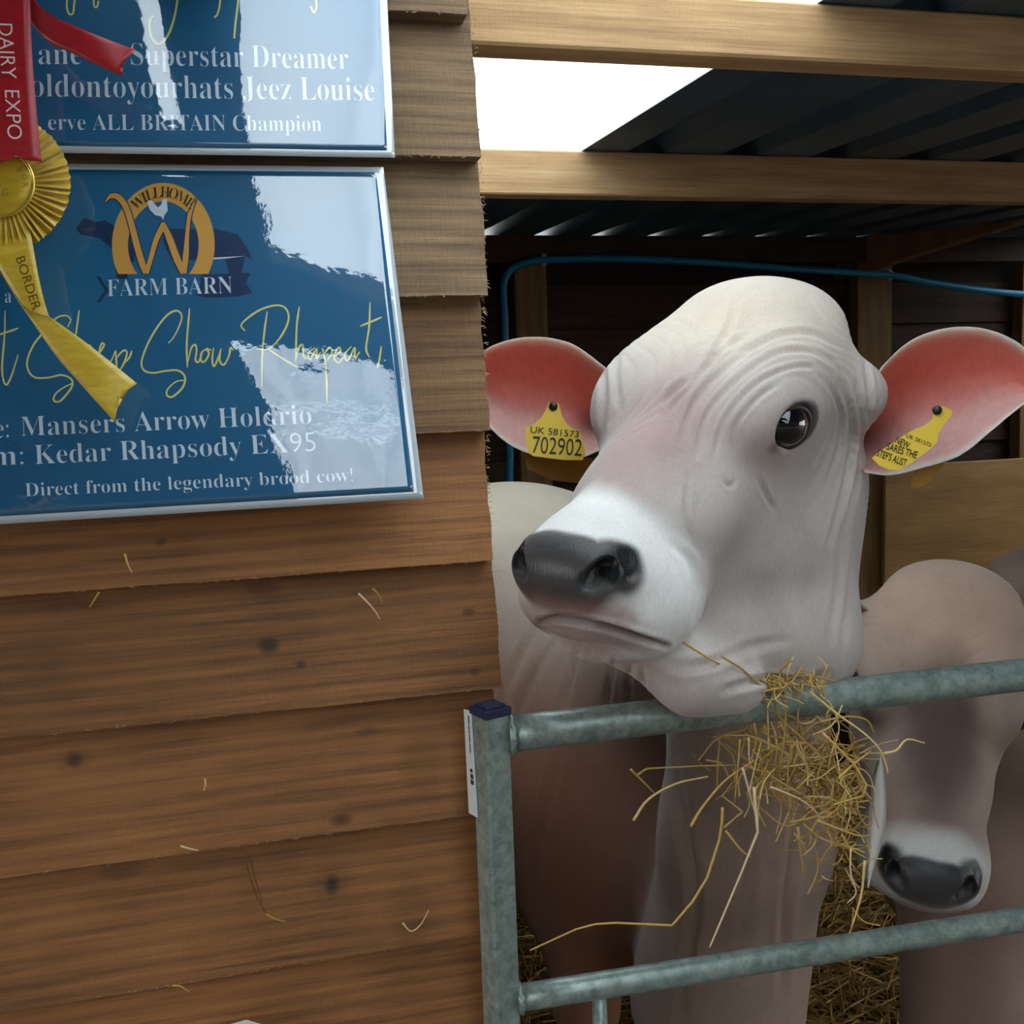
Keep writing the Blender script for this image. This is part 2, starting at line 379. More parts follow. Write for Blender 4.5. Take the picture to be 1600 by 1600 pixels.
# diagonal brace from the post up to the roof
p0 = at_y(1392, 404, YB-0.10); p1 = at_y(1640, 326, YB-0.55)
m = MB(); dv = p1-p0; L = np.linalg.norm(dv); ex = dv/L; ey = np.cross([0, 0, 1], ex); ey /= np.linalg.norm(ey); ez = np.cross(ex, ey)
m.bbox((-0.25, -0.03, -0.02), (L+0.5, 0.03, 0.10), 0.003, basis=np.array([ex, ey, ez]), org=p0); m.build('roof_brace', M_POST, ceiling)
# side walls
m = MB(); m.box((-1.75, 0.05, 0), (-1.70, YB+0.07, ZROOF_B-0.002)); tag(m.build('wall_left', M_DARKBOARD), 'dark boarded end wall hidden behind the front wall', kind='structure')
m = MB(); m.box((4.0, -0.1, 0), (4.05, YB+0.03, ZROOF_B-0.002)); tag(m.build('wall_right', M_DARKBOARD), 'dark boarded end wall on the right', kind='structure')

# dark barn added behind the viewer, out of view, to block low light
M_OPP = wood('added_barn_timber', srgb(34, 28, 24), srgb(52, 44, 38), srgb(70, 60, 52), 2, ring=0.3, rough=0.9)
YO = -6.5
m = MB(); m.box((-9, YO-0.1, 0), (9, YO, 2.9)); wo = m.build('wall_added_barn', M_OPP); tag(wo, 'added dark barn front out of view that blocks low light', kind='structure')
m = MB(); m.add([(-9, YO+0.4, 2.85), (9, YO+0.4, 2.85), (9, YO-3.5, 4.2), (-9, YO-3.5, 4.2), (-9, YO+0.4, 2.92), (9, YO+0.4, 2.92), (9, YO-3.5, 4.27), (-9, YO-3.5, 4.27)], [(0, 1, 2, 3), (4, 7, 6, 5), (0, 4, 5, 1), (1, 5, 6, 2), (2, 6, 7, 3), (3, 7, 4, 0)]); m.build('added_barn_roof', M_OPP, wo)
# floor: straw-covered concrete inside, concrete yard outside
M_FLOOR = NT('concrete_yard'); _co = M_FLOOR.obj()
M_FLOOR.l(M_FLOOR.ramp(M_FLOOR.noise(_co, 3, 6), [(0.3, srgb(72, 66, 58)), (0.7, srgb(98, 90, 80))]), M_FLOOR.p.inputs['Base Color']); M_FLOOR.set(Roughness=0.9)
m = MB(); m.box((-12, -14, -0.05), (12, YB+0.3, 0)); tag(m.build('floor', M_FLOOR.m), 'pale concrete floor and yard', kind='structure')
M_STRAW = NT('straw'); 
M_STRAW.l(M_STRAW.ramp(M_STRAW.noise(M_STRAW.obj(), 40, 3), [(0.3, srgb(150, 112, 52)), (0.7, srgb(214, 178, 104))]), M_STRAW.p.inputs['Base Color']); M_STRAW.set(Roughness=0.7)
M_STRAW = M_STRAW.m
NS = 26000
c0 = np.stack([rng.uniform(-0.2, 2.6, NS), rng.uniform(0.09, YB-0.2, NS), rng.uniform(0.004, 0.07, NS)], 1)
an = rng.uniform(0, 2*np.pi, NS); tl = rng.normal(0, 0.22, NS); ln = rng.uniform(0.03, 0.10, NS)
dv = np.stack([np.cos(an)*np.cos(tl), np.sin(an)*np.cos(tl), np.sin(tl)], 1)*ln[:, None]; wd = np.stack([-np.sin(an), np.cos(an), 0*an], 1)*0.0018; up = np.zeros((NS, 3)); up[:, 2] = 0.0025
V = np.stack([c0-dv-wd, c0-dv+wd, c0-dv+up, c0+dv-wd, c0+dv+wd, c0+dv+up], 1).reshape(-1, 3); V[:, 2] = np.maximum(V[:, 2], 0.002)
b = np.arange(NS)*6
Fc = np.concatenate([np.stack([b, b+1, b+4, b+3], 1), np.stack([b+1, b+2, b+5, b+4], 1), np.stack([b+2, b, b+3, b+5], 1)])
o = mesh_obj('straw_bedding', V, Fc, M_STRAW); tag(o, 'loose golden straw bedding on the pen floor', 'straw', kind='stuff')

# ================================================================== blue water pipe on the back wall
M_PIPE = plain('blue_plastic_pipe', srgb(22, 128, 170), 0.4)
pts = [at_y(x, y, YB-0.072) for x, y in ((797, 790), (797, 700), (791, 600), (789, 500), (787, 445), (800, 420), (830, 409), (850, 406), (950, 404), (1090, 409), (1240, 420), (1390, 430), (1450, 441), (1530, 453), (1600, 460), (1700, 466), (1900, 474), (2150, 480))]
lo = pts[0].copy(); lo[2] = 0.5
wp = thing('water_pipe', 'bright blue plastic water pipe clipped along the back wall', 'pipe', pts[7])
m = MB(); m.tube(spline([lo]+pts, 6), 0.0125, 10); m.build('pipe_run', M_PIPE, wp, True)
for x, y in ((850, 406), (1390, 430)):
    c = at_y(x, y, YB-0.066); m = MB()
    m.tube([c+np.array([-0.008, 0.0, 0]), c+np.array([0.008, 0, 0])], 0.0165, 12); m.bbox(c+np.array([-0.008, -0.002, -0.018]), c+np.array([0.008, 0.02, 0.02]), 0.002); m.build('pipe_clip', plain('pale_clip', srgb(200, 205, 205), 0.5), wp)

# ================================================================== galvanised gate
M_GALV = NT('galvanised_steel'); _co = M_GALV.obj()
_v = M_GALV.new('ShaderNodeTexVoronoi'); _v.inputs['Scale'].default_value = 160; M_GALV.l(_co, _v.inputs['Vector'])
_s = M_GALV.new('ShaderNodeSeparateColor'); M_GALV.l(_v.outputs['Color'], _s.inputs[0])
_c = M_GALV.ramp(M_GALV.math('ADD', M_GALV.math('MULTIPLY', _s.outputs[0], 0.14), M_GALV.math('MULTIPLY', M_GALV.noise(_co, 55, 6, 0.7), 0.86)), [(0.3, srgb(104, 118, 112)), (0.5, srgb(138, 152, 145)), (0.72, srgb(168, 180, 172))])
_d = M_GALV.noise(_co, 130, 4, 0.7)
_c = M_GALV.mix(M_GALV.math('MULTIPLY', M_GALV.math('SUBTRACT', _d, 0.6, True), 3.0, True), _c, srgb(70, 70, 60))
M_GALV.l(_c, M_GALV.p.inputs['Base Color']); M_GALV.set(Metallic=0.4, Roughness=0.36); M_GALV.bump(_d, 0.15, 0.001)
M_GALV = M_GALV.m
GP = at_y(766, 1110, -0.040)                               # top of the gate post
GDIR = np.array([math.cos(math.radians(-3.0)), math.sin(math.radians(-3.0)), 0.0]); GN = np.cross(GDIR, [0, 0, 1.0])
gate = thing('metal_gate', 'galvanised tubular steel gate with round rails and a square post', 'gate', (GP[0], GP[1], 0))
yawp = math.radians(20.0); pxv = np.array([math.cos(yawp), math.sin(yawp), 0]); pyv = np.array([-pxv[1], pxv[0], 0]); PB = np.array([pxv, pyv, [0, 0, 1.0]])
W2 = 0.0135; ztop = float(at_y(766, 1112, -0.04)[2])
pc = np.array([GP[0], GP[1], 0.0])
m = MB(); m.bbox((-W2, -W2, 0.03), (W2, W2, ztop), 0.002, PB, pc); post = m.build('gate_post', M_GALV, gate)
m = MB(); m.bbox((-W2-0.0012, -W2-0.0012, ztop-0.003), (W2+0.0012, W2+0.0012, ztop+0.006), 0.0015, PB, pc); m.bbox((-W2+0.002, -W2+0.002, ztop+0.005), (W2-0.002, W2-0.002, ztop+0.0085), 0.002, PB, pc); tag(m.build('post_cap', plain('dark_blue_plastic', srgb(22, 30, 62), 0.45), gate), 'dark blue plastic end cap')
def grail(pl, pr, r, name='rail'):
    a = on_plane(*pl, pc, GN); b = on_plane(*pr, pc, GN); e = (b-a)/np.linalg.norm(b-a); a2 = a+e*0.001; b2_ = b+e*0.75
    m = MB(); m.tube([lerp(a2, b2_, t) for t in np.linspace(0, 1, 24)], r, 28); m.build(name, M_GALV, gate, True); return a2, b2_
ra, rb = grail((792, 1147), (1600, 1054), 0.0170)
rc, rd = grail((806, 1560), (1600, 1436), 0.0128)
for kk in (1, 2):
    m = MB(); o_ = np.array([0, 0, -0.26*kk]); m.tube([rc+o_, rd+o_], 0.0128, 16); m.build('rail', M_GALV, gate, True)
# weld beads
for p in (ra, rc):
    m = MB(); e = (rb-ra)/np.linalg.norm(rb-ra); R_ = 0.0172 if p is ra else 0.013
    c = p+e*0.003; th = np.linspace(0, 2*np.pi, 25); n1 = np.cross(e, [0, 0, 1.0]); n1 /= np.linalg.norm(n1); n2 = np.cross(e, n1)
    m.tube([c+R_*(math.cos(t)*n1+math.sin(t)*n2)+e*0.001*math.sin(t*9) for t in th], 0.0024, 6, False); m.build('weld', M_GALV, gate, True)
# upright bar below the second rail
ub = on_plane(936, 1545, pc, GN); m = MB(); m.tube([ub+np.array([0, 0, -0.004]), ub+np.array([0, 0, -0.56])], 0.0075, 14); m.build('upright_bar', M_GALV, gate, True)
rp = rd.copy(); m = MB(); m.bbox((-W2, -W2, 0.03), (W2, W2, ztop), 0.002, PB, np.array([rb[0], rb[1], 0])); m.build('gate_post', M_GALV, gate)
# sticker on the side of the post
def onpost(px, py): 
    n = -pxv; return on_plane(px, py, pc-pxv*(W2+0.0006), n)
q = [onpost(725, 1108), onpost(737, 1111), onpost(747, 1278), onpost(733, 1270)]
M_STK = plain('white_sticker', srgb(206, 210, 212), 0.4)
nrm = -pxv; st = mesh_obj('sticker', [p for p in q]+[p+nrm*0.0004 for p in q], [(4, 5, 6, 7), (0, 3, 2, 1), (0, 1, 5, 4), (1, 2, 6, 5), (2, 3, 7, 6), (3, 0, 4, 7)], M_STK, gate); tag(st, 'narrow white printed sticker')
def stq(u0, u1, v0, v1):
    f = lambda u, v: lerp(lerp(q[0], q[1], u), lerp(q[3], q[2], u), v)+nrm*0.0007
    return [f(u0, v0), f(u1, v0), f(u1, v1), f(u0, v1)]
m = MB()
for (u0, u1, v0, v1) in ((0.55, 0.68, 0.05, 0.13), (0.55, 0.66, 0.14, 0.22), (0.55, 0.66, 0.23, 0.30), (0.55, 0.65, 0.31, 0.40), (0.45, 0.75, 0.55, 0.585), (0.45, 0.8, 0.60, 0.645), (0.45, 0.8, 0.655, 0.70)): m.add(stq(u0, u1, v0, v1), [(0, 1, 2, 3)])
m.build('sticker_print', plain('black_print', (0.02, 0.02, 0.02, 1), 0.5), st, fix=False)

# ================================================================== cattle: one smooth body surface grown from blended muscles
def smin(a, b, k):
    h = np.clip(0.5+0.5*(b-a)/k, 0, 1); return b+(a-b)*h-k*h*(1-h)
class Prim:
    def __init__(s, kind, k=0.03, op='u', **p): s.kind = kind; s.k = k; s.op = op; s.p = p; s.setup()
    def setup(s):
        p = s.p
        if s.kind == 'e':
            s.c = np.asarray(p['c'], float); s.r = np.asarray(p['r'], float); s.R = p.get('R'); s.bc = s.c; s.br = s.r.max()
        else:
            s.a = np.asarray(p['a'], float); s.b = np.asarray(p['b'], float); s.bc = (s.a+s.b)/2; s.br = np.linalg.norm(s.a-s.b)/2+max(p['ra'], p['rb'])
    def d(s, P):
        if s.kind == 'e':
            q = P-s.c
            if s.R is not None: q = q@s.R
            k0 = np.sqrt(((q/s.r)**2).sum(1)); k1 = np.sqrt(((q/s.r**2)**2).sum(1))+1e-9
            return k0*(k0-1)/k1
        ba = s.b-s.a; t = np.clip(((P-s.a)@ba)/(ba@ba), 0, 1)
        return np.linalg.norm(P-s.a-t[:, None]*ba, axis=1)-(s.p['ra']+(s.p['rb']-s.p['ra'])*t)
def E_(c, r, k=0.03, op='u', R=None): return Prim('e', k, op, c=c, r=r, R=R)
def K_(a, b, ra, rb, k=0.03, op='u'): return Prim('c', k, op, a=a, b=b, ra=ra, rb=rb)
def eul(rx=0, ry=0, rz=0): return np.array(Matrix.Rotation(rz, 3, 'Z') @ Matrix.Rotation(ry, 3, 'Y') @ Matrix.Rotation(rx, 3, 'X'))

class Field:
    # body prims in world space, head prims in the head's own frame (x to the nose, y to its left, z out of the forehead)
    def __init__(s, body, head, O, R, sc, kneck=0.05): s.body = body; s.head = head; s.O = np.asarray(O); s.R = np.asarray(R); s.sc = sc; s.kn = kneck
    def loc(s, P): return ((P-s.O)@s.R)/s.sc
    def ev(s, P, cen=None, rad=None):
        d = np.full(len(P), 1.0)
        for p in s.body:
            if cen is not None and np.linalg.norm(cen-p.bc)-p.br > rad+0.09: continue
            d = smin(d, p.d(P), p.k) if p.op == 'u' else -smin(-d, p.d(P), p.k)
        hc = None
        if cen is not None:
            hc = s.loc(cen[None])[0]; hr = rad/s.sc
            if np.linalg.norm(hc-np.array([0.05, 0, -0.03])) > hr+0.42: return d
        Q = s.loc(P); h = np.full(len(P), 1.0); sub = []
        for p in s.head:
            if hc is not None and np.linalg.norm(hc-p.bc)-p.br > hr+0.09: continue
            if p.op == 'u': h = smin(h, p.d(Q), p.k)
            else: sub.append(p)
        d = smin(d, h*s.sc, s.kn)
        for p in sub: d = -smin(-d, p.d(Q)*s.sc, p.k*s.sc)
        return d

def axis_grid(lo, hi, flo, fhi, fine, coarse):
    out = [flo]
    while out[-1] < fhi: out.append(out[-1]+fine)
    st = fine
    while out[-1] < hi: st = min(st*1.12, coarse); out.append(out[-1]+st)
    st = fine
    while out[0] > lo: st = min(st*1.12, coarse); out.insert(0, out[0]-st)
    while (len(out)-1) % 8: out.append(out[-1]+st)
    return np.array(out)

def surface_nets(fld, ax):
    n = [len(a) for a in ax]; nb = [(k-1)//8 for k in n]
    V = np.ones(n, np.float32)
    bc = [np.array([(a[8*i]+a[8*i+8])/2 for i in range(b)]) for a, b in zip(ax, nb)]
    bs = [np.array([(a[8*i+8]-a[8*i])/2 for i in range(b)]) for a, b in zip(ax, nb)]
    G = np.stack(np.meshgrid(*bc, indexing='ij'), -1).reshape(-1, 3); Hs = np.stack(np.meshgrid(*bs, indexing='ij'), -1).reshape(-1, 3)
    rad = np.linalg.norm(Hs, axis=1); d = np.concatenate([fld.ev(g) for g in np.array_split(G, max(1, len(G)//60000))])
    ids = np.stack(np.meshgrid(*[np.arange(b) for b in nb], indexing='ij'), -1).reshape(-1, 3)
    inside = (d < 0)
    for (i, j, k) in ids[inside]: V[8*i:8*i+9, 8*j:8*j+9, 8*k:8*k+9] = -1
    act = np.where(np.abs(d) < rad*1.7+0.02)[0]
    for q in act:
        i, j, k = ids[q]; a = ax[0][8*i:8*i+9]; b = ax[1][8*j:8*j+9]; c = ax[2][8*k:8*k+9]
        P = np.stack(np.meshgrid(a, b, c, indexing='ij'), -1).reshape(-1, 3)
        V[8*i:8*i+9, 8*j:8*j+9, 8*k:8*k+9] = fld.ev(P, G[q], rad[q]).reshape(9, 9, 9)
    S = V < 0
    cnt = np.zeros([k-1 for k in n], np.int8)
    for dx in (0, 1):
        for dy in (0, 1):
            for dz in (0, 1): cnt += S[dx:n[0]-1+dx, dy:n[1]-1+dy, dz:n[2]-1+dz]
    cells = np.argwhere((cnt > 0) & (cnt < 8)); vid = np.full(cnt.shape, -1, np.int32); vid[tuple(cells.T)] = np.arange(len(cells))
    cor = [(dx, dy, dz) for dx in (0, 1) for dy in (0, 1) for dz in (0, 1)]
    vals = np.stack([V[cells[:, 0]+a, cells[:, 1]+b, cells[:, 2]+c] for a, b, c in cor], 1); corn = np.array(cor, float)
    acc = np.zeros((len(cells), 3)); num = np.zeros(len(cells))
    for p in range(8):
        for q in range(p+1, 8):
            if np.abs(corn[p]-corn[q]).sum() != 1: continue
            va, vb = vals[:, p], vals[:, q]; x = (va < 0) != (vb < 0); t = np.where(x, va/(va-vb+1e-12), 0)
            acc[x] += (corn[p]+t[:, None]*(corn[q]-corn[p]))[x]; num[x] += 1
    acc /= num[:, None]; P = np.stack([ax[i][cells[:, i]]+acc[:, i]*(ax[i][cells[:, i]+1]-ax[i][cells[:, i]]) for i in range(3)], 1)
    Fc = []
    for a in range(3):
        o1, o2 = (a+1) % 3, (a+2) % 3
        sl = [slice(None)]*3; sl2 = [slice(None)]*3; sl[a] = slice(0, n[a]-1); sl2[a] = slice(1, n[a])
        e = np.argwhere(S[tuple(sl)] != S[tuple(sl2)]); e = e[(e[:, o1] > 0) & (e[:, o2] > 0) & (e[:, o1] < n[o1]-1) & (e[:, o2] < n[o2]-1)]
        s0 = S[tuple(e.T)]; quad = []
        for (u, w) in ((1, 1), (0, 1), (0, 0), (1, 0)):
            c = e.copy(); c[:, o1] -= u; c[:, o2] -= w; quad.append(vid[tuple(c.T)])
        quad = np.stack(quad, 1); quad[~s0] = quad[~s0][:, ::-1]; Fc.append(quad)
    Fc = np.concatenate(Fc); Fc = Fc[(Fc >= 0).all(1)]
    for it in range(1):
        g, v0 = grad(fld, P); P = P-np.clip(v0, -0.004, 0.004)[:, None]*g
    g, _ = grad(fld, P)
    return P, Fc, g
def grad(fld, P, h=0.0012):
    o = np.zeros_like(P); v = np.zeros(len(P))
    for q in np.array_split(np.arange(len(P)), max(1, len(P)//40000)):
        A = P[q]; f = [fld.ev(A+h*np.array(t)) for t in ((1, -1, -1), (-1, -1, 1), (-1, 1, -1), (1, 1, 1))]
        gg = sum(np.outer(fi, t) for fi, t in zip(f, ((1, -1, -1), (-1, -1, 1), (-1, 1, -1), (1, 1, 1))))
        o[q] = gg/(np.linalg.norm(gg, axis=1)[:, None]+1e-12); v[q] = sum(f)/4
    return o, v
def vnoise(P, seed=0):
    # cheap smooth lattice noise in numpy
    P = P+seed*17.31; i = np.floor(P).astype(np.int64); f = P-i; f = f*f*(3-2*f); out = np.zeros(len(P))
    for dx in (0, 1):
        for dy in (0, 1):
            for dz in (0, 1):
                h = ((i[:, 0]+dx)*73856093 ^ (i[:, 1]+dy)*19349663 ^ (i[:, 2]+dz)*83492791) & 0xffffff
                h = (h*1103515245+12345) & 0x7fffffff
                out += ((h/0x3fffffff)-1)*np.where(dx, f[:, 0], 1-f[:, 0])*np.where(dy, f[:, 1], 1-f[:, 1])*np.where(dz, f[:, 2], 1-f[:, 2])
    return out

def head_prims(throat=True):
    H = [
        E_((-0.075, 0, 0.004), (0.138, 0.122, 0.092), 0.04),              # cranium
        E_((-0.158, 0.010, 0.056), (0.075, 0.106, 0.062), 0.06),              # poll
        K_((-0.02, 0, 0.005), (0.245, 0, -0.015), 0.072, 0.045, 0.04),    # nasal bridge
        K_((-0.04, 0, -0.05), (0.22, 0, -0.065), 0.10, 0.055, 0.05),      # face depth
        E_((0.268, 0, -0.030), (0.060, 0.076, 0.056), 0.035),             # muzzle
        E_((0.290, 0, -0.058), (0.037, 0.070, 0.031), 0.02),              # upper lip
        E_((0.298, 0, -0.010), (0.034, 0.066, 0.040), 0.02),              # nose pad
        E_((0.258, 0, -0.108), (0.050, 0.052, 0.024), 0.007),             # lower lip and chin
        K_((0.05, 0, -0.135), (0.22, 0, -0.120), 0.055, 0.034, 0.045),    # under jaw
    ]
    for s in (1, -1):
        H += [
            E_((0.012, s*0.085, 0.025), (0.062, 0.040, 0.044), 0.035),    # brow and orbit
            E_((-0.050, s*0.082, 0.034), (0.075, 0.042, 0.046), 0.05),    # temple
            E_((-0.035, s*0.070, -0.085), (0.105, 0.050, 0.095), 0.05),   # cheek muscle
            K_((-0.07, s*0.062, -0.155), (0.20, s*0.035, -0.118), 0.056, 0.036, 0.045),   # jaw bone
            E_((0.115, s*0.055, -0.040), (0.085, 0.030, 0.042), 0.05),    # face crest
            E_((0.238, s*0.058, -0.076), (0.062, 0.038, 0.050), 0.025),    # flews
            K_((-0.115, s*0.090, -0.005), (-0.135, s*0.135, -0.015), 0.048, 0.036, 0.05),     # ear root
            # nostril: a comma that sweeps up and back
            E_((0.320, s*0.052, 0.004), (0.028, 0.022, 0.0105), 0.005, 's', eul(s*0.35, 0.2, s*0.5)),
            E_((0.298, s*0.072, 0.019), (0.026, 0.0100, 0.017), 0.005, 's', eul(0, -0.3, s*0.5)),
            E_((0.024, s*0.122, 0.022), (0.027, 0.021, 0.022), 0.008, 's', eul(0, 0, -s*0.45)),              # eye socket
        ]
    return H
def coat_material(name):
    t = NT(name); at = t.new('ShaderNodeAttribute', attribute_name='coat'); wt = t.new('ShaderNodeAttribute', attribute_name='wet'); co = t.obj()
    n1 = t.noise(t.mapping(co, (1, 1, 1)), 28, 5, 0.6); n2 = t.noise(t.mapping(co, (420, 420, 130)), 1, 3, 0.7)
    g = t.math('ADD', t.math('MULTIPLY', n1, 0.22), t.math('MULTIPLY', n2, 0.30)); g = t.math('ADD', g, 0.56)
    gc = t.new('ShaderNodeCombineColor'); [t.l(g, gc.inputs[i]) for i in range(3)]
    t.l(t.mix(1.0, at.outputs['Color'], gc.outputs[0], 'MULTIPLY'), t.p.inputs['Base Color'])
    t.l(t.math('SUBTRACT', 0.78, t.math('MULTIPLY', wt.outputs['Fac'], 0.5)), t.p.inputs['Roughness'])
    t.set(Sheen_Weight=0.15, Sheen_Roughness=0.5, Subsurface_Weight=0.06, Subsurface_Scale=0.01, Specular_IOR_Level=0.3)
    t.p.inputs['Subsurface Radius'].default_value = (1.0, 0.5, 0.35)
    t.bump(t.math('ADD', n2, t.math('MULTIPLY', n1, 0.6)), 0.35, 0.0018); return t.m
M_COAT = coat_material('short_cattle_coat')
def set_attr(me, coat, wet):
    a = me.attributes.new('coat', 'FLOAT_COLOR', 'POINT'); c = np.ones((len(coat), 4), np.float32); c[:, :3] = coat; a.data.foreach_set('color', c.ravel())
    b = me.attributes.new('wet', 'FLOAT', 'POINT'); b.data.foreach_set('value', wet.astype(np.float32))
def L3(*c): return np.array(srgb(*c)[:3])
def blend(base, colr, w): return base+(np.asarray(colr)-base)*w[:, None]
def ell(Q, c, r, soft=0.35):
    d = np.sqrt((((Q-np.asarray(c))/np.asarray(r))**2).sum(1)); return 1-sstep(1-soft, 1+soft, d)

def head_colour(Q, pal, seed=0):
    n = vnoise(Q*9, seed)*0.5+vnoise(Q*21, seed+1)*0.3
    Qn = Q+np.stack([vnoise(Q*30, 3), vnoise(Q*30, 4), vnoise(Q*30, 5)], 1)*0.006; Qs = Qn.copy(); Qs[:, 1] = np.abs(Qs[:, 1])
    c = np.tile(pal['face'], (len(Q), 1)); wet = np.zeros(len(Q))
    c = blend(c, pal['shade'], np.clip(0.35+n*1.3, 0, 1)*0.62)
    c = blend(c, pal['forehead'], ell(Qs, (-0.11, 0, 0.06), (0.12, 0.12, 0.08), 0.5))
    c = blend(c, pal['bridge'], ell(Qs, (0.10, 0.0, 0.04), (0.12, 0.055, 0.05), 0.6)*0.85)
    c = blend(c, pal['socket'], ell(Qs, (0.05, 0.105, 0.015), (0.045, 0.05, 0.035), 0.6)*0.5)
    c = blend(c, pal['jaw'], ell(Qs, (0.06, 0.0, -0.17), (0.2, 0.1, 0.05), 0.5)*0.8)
    c = blend(c, pal['muzzle'], sstep(0.198, 0.238, Qs[:, 0]-pal.get('ring', 0.0)+0.10*(Qs[:, 2]+0.03)+0.35*np.maximum(0, Qs[:, 1]-0.05))*(Qs[:, 0] > 0.1)*sstep(-0.150, -0.125, Qs[:, 2]))
    if 'streak' in pal: c = blend(c, pal['streak'], ell(Qs, (0.045, 0, 0.05), (0.115, 0.052, 0.055), 0.55)*0.75)
    # hairless pink-brown skin of the lips, then the dark wet nose pad
    lip = ell(Qs, (0.315, 0, -0.078), (0.045, 0.075, 0.042), 0.4); c = blend(c, pal['lip'], lip*0.85)
    c = blend(c, pal['chin'], ell(Qs, (0.265, 0, -0.135), (0.06, 0.06, 0.036), 0.3)*0.8)
    nose = sstep(0.286, 0.296, Qs[:, 0]+0.10*Qs[:, 2]-0.20*np.maximum(0, Qs[:, 1]-0.055))*sstep(-0.046, -0.026, Qs[:, 2]-0.75*np.maximum(0, Qs[:, 1]-0.040))*(1-sstep(0.076, 0.088, Qs[:, 1]))
    nose = np.maximum(nose, ell(Qs, (0.298, 0.062, 0.010), (0.030, 0.030, 0.030), 0.25))
    c = blend(c, pal['nose'], nose*0.95); wet = np.maximum(wet, nose)
    noshole = np.maximum(ell(Qs, (0.298, 0.053, 0.005), (0.034, 0.022, 0.0125), 0.2), ell(Qs, (0.286, 0.071, 0.018), (0.028, 0.0115, 0.017), 0.2)); c = blend(c, L3(8, 6, 7), noshole)  # near-black painted into the nostril holes as their shade
    c = blend(c, L3(26, 20, 20), ell(Qs, (0.014, 0.126, 0.021), (0.029, 0.03, 0.024), 0.12))
    c = blend(c, L3(90, 62, 60), ell(Qs, (0.046, 0.122, 0.012), (0.016, 0.02, 0.008), 0.6)*0.8)
    return c, wet
def head_wrinkle(Q, amp=1.0):
    Qs = Q.copy(); Qs[:, 1] = np.abs(Qs[:, 1])
    v = Qs-np.array([0.014, 0.122, 0.021]); r = np.sqrt(v[:, 0]**2+v[:, 2]**2+0.75*v[:, 1]**2); ang = np.arctan2(v[:, 2]+0.35*np.maximum(0, -v[:, 1]), v[:, 0])
    rr = r+vnoise(Q*12, 8)*0.009+vnoise(Q*30, 4)*0.003
    m = sstep(0.050, 0.066, r)*(1-sstep(0.12, 0.165, r))*sstep(0.1, 0.6, ang)*(1-sstep(2.5, 3.0, ang))
    m = m*np.clip(0.65+0.8*vnoise(Q*10, 9), 0.05, 1)
    back = sstep(0.040, 0.05, r)*(1-sstep(0.09, 0.13, r))*sstep(0.0, 0.03, -v[:, 0]+0.0)*(1-m)
    ph = (rr/0.0155) % 1.0; crease = np.exp(-((ph-0.5)/0.16)**2)
    h = -crease*0.0036*m-np.exp(-((ph-0.5)/0.2)**2)*0.0026*back
    h += vnoise(Q*24, 5)*0.0008+vnoise(Q*55, 6)*0.0003
    # folds of skin behind the ear root and down the side of the poll
    f = np.exp(-((((Qs[:, 0]+0.02*np.sin(Qs[:, 2]*60)+vnoise(Q*9, 3)*0.01)/0.014) % 1.0-0.5)/0.2)**2)*sstep(0.075, 0.1, Qs[:, 1])*sstep(-0.06, -0.085, Qs[:, 0])
    h -= f*0.0028
    return h*amp*np.where(Q[:, 0] > 0.2, 0.35, 1.0)

def build_cow(name, label, cat, fld, box, fbox, fine, coarse, pal, base, body_colour, seed=0, body_wrinkle=None, wamp=0.35, paint=None):
    ax = [axis_grid(box[0][i], box[1][i], fbox[0][i], fbox[1][i], fine, coarse) for i in range(3)]
    P, Fc, N = surface_nets(fld, ax); Q = fld.loc(P); P0 = P
    hw = 1-sstep(0.0, 0.07, np.array([0]) if False else head_dist(fld, P))
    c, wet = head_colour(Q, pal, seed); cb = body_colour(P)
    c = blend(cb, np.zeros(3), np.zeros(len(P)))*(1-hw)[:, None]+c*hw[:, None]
    P = P+N*(head_wrinkle(Q, wamp)*fld.sc*hw)[:, None]
    if body_wrinkle is not None: P = P+N*body_wrinkle(P, N)[:, None]
    if paint is not None: c = paint(P0, N, c)
    root = thing(name, label, cat, base)
    me = bpy.data.meshes.new('body'); me.from_pydata(P.tolist(), [], Fc.tolist()); me.update(); me.materials.append(M_COAT)
    me.polygons.foreach_set('use_smooth', np.ones(len(me.polygons), bool)); set_attr(me, c, wet*hw)
    o = bpy.data.objects.new('body', me); link(o, root)
    return root
def head_dist(fld, P):
    Q = fld.loc(P); h = np.full(len(P), 1.0)
    for p in fld.head:
        if p.op == 'u': h = np.minimum(h, p.d(Q))
    return h*fld.sc
M_EYE = plain('dark_glossy_eye', (0.004, 0.003, 0.004, 1), 0.06, Coat_Weight=1.0, Coat_Roughness=0.02)
M_LID = plain('dark_eyelid_skin', srgb(38, 30, 30), 0.45)
def sphere(c, r, n=24, R=None):
    m = MB(); V = []; Fc = []
    for i in range(n+1):
        for j in range(2*n):
            a = math.pi*i/n; b = math.pi*j/n; p = np.array([math.sin(a)*math.cos(b), math.sin(a)*math.sin(b), math.cos(a)])*np.asarray(r)
            V.append(np.asarray(c)+(R@p if R is not None else p))
    for i in range(n):
        for j in range(2*n): Fc.append((i*2*n+j, (i+1)*2*n+j, (i+1)*2*n+(j+1) % (2*n), i*2*n+(j+1) % (2*n)))
    m.add(V, Fc); return m
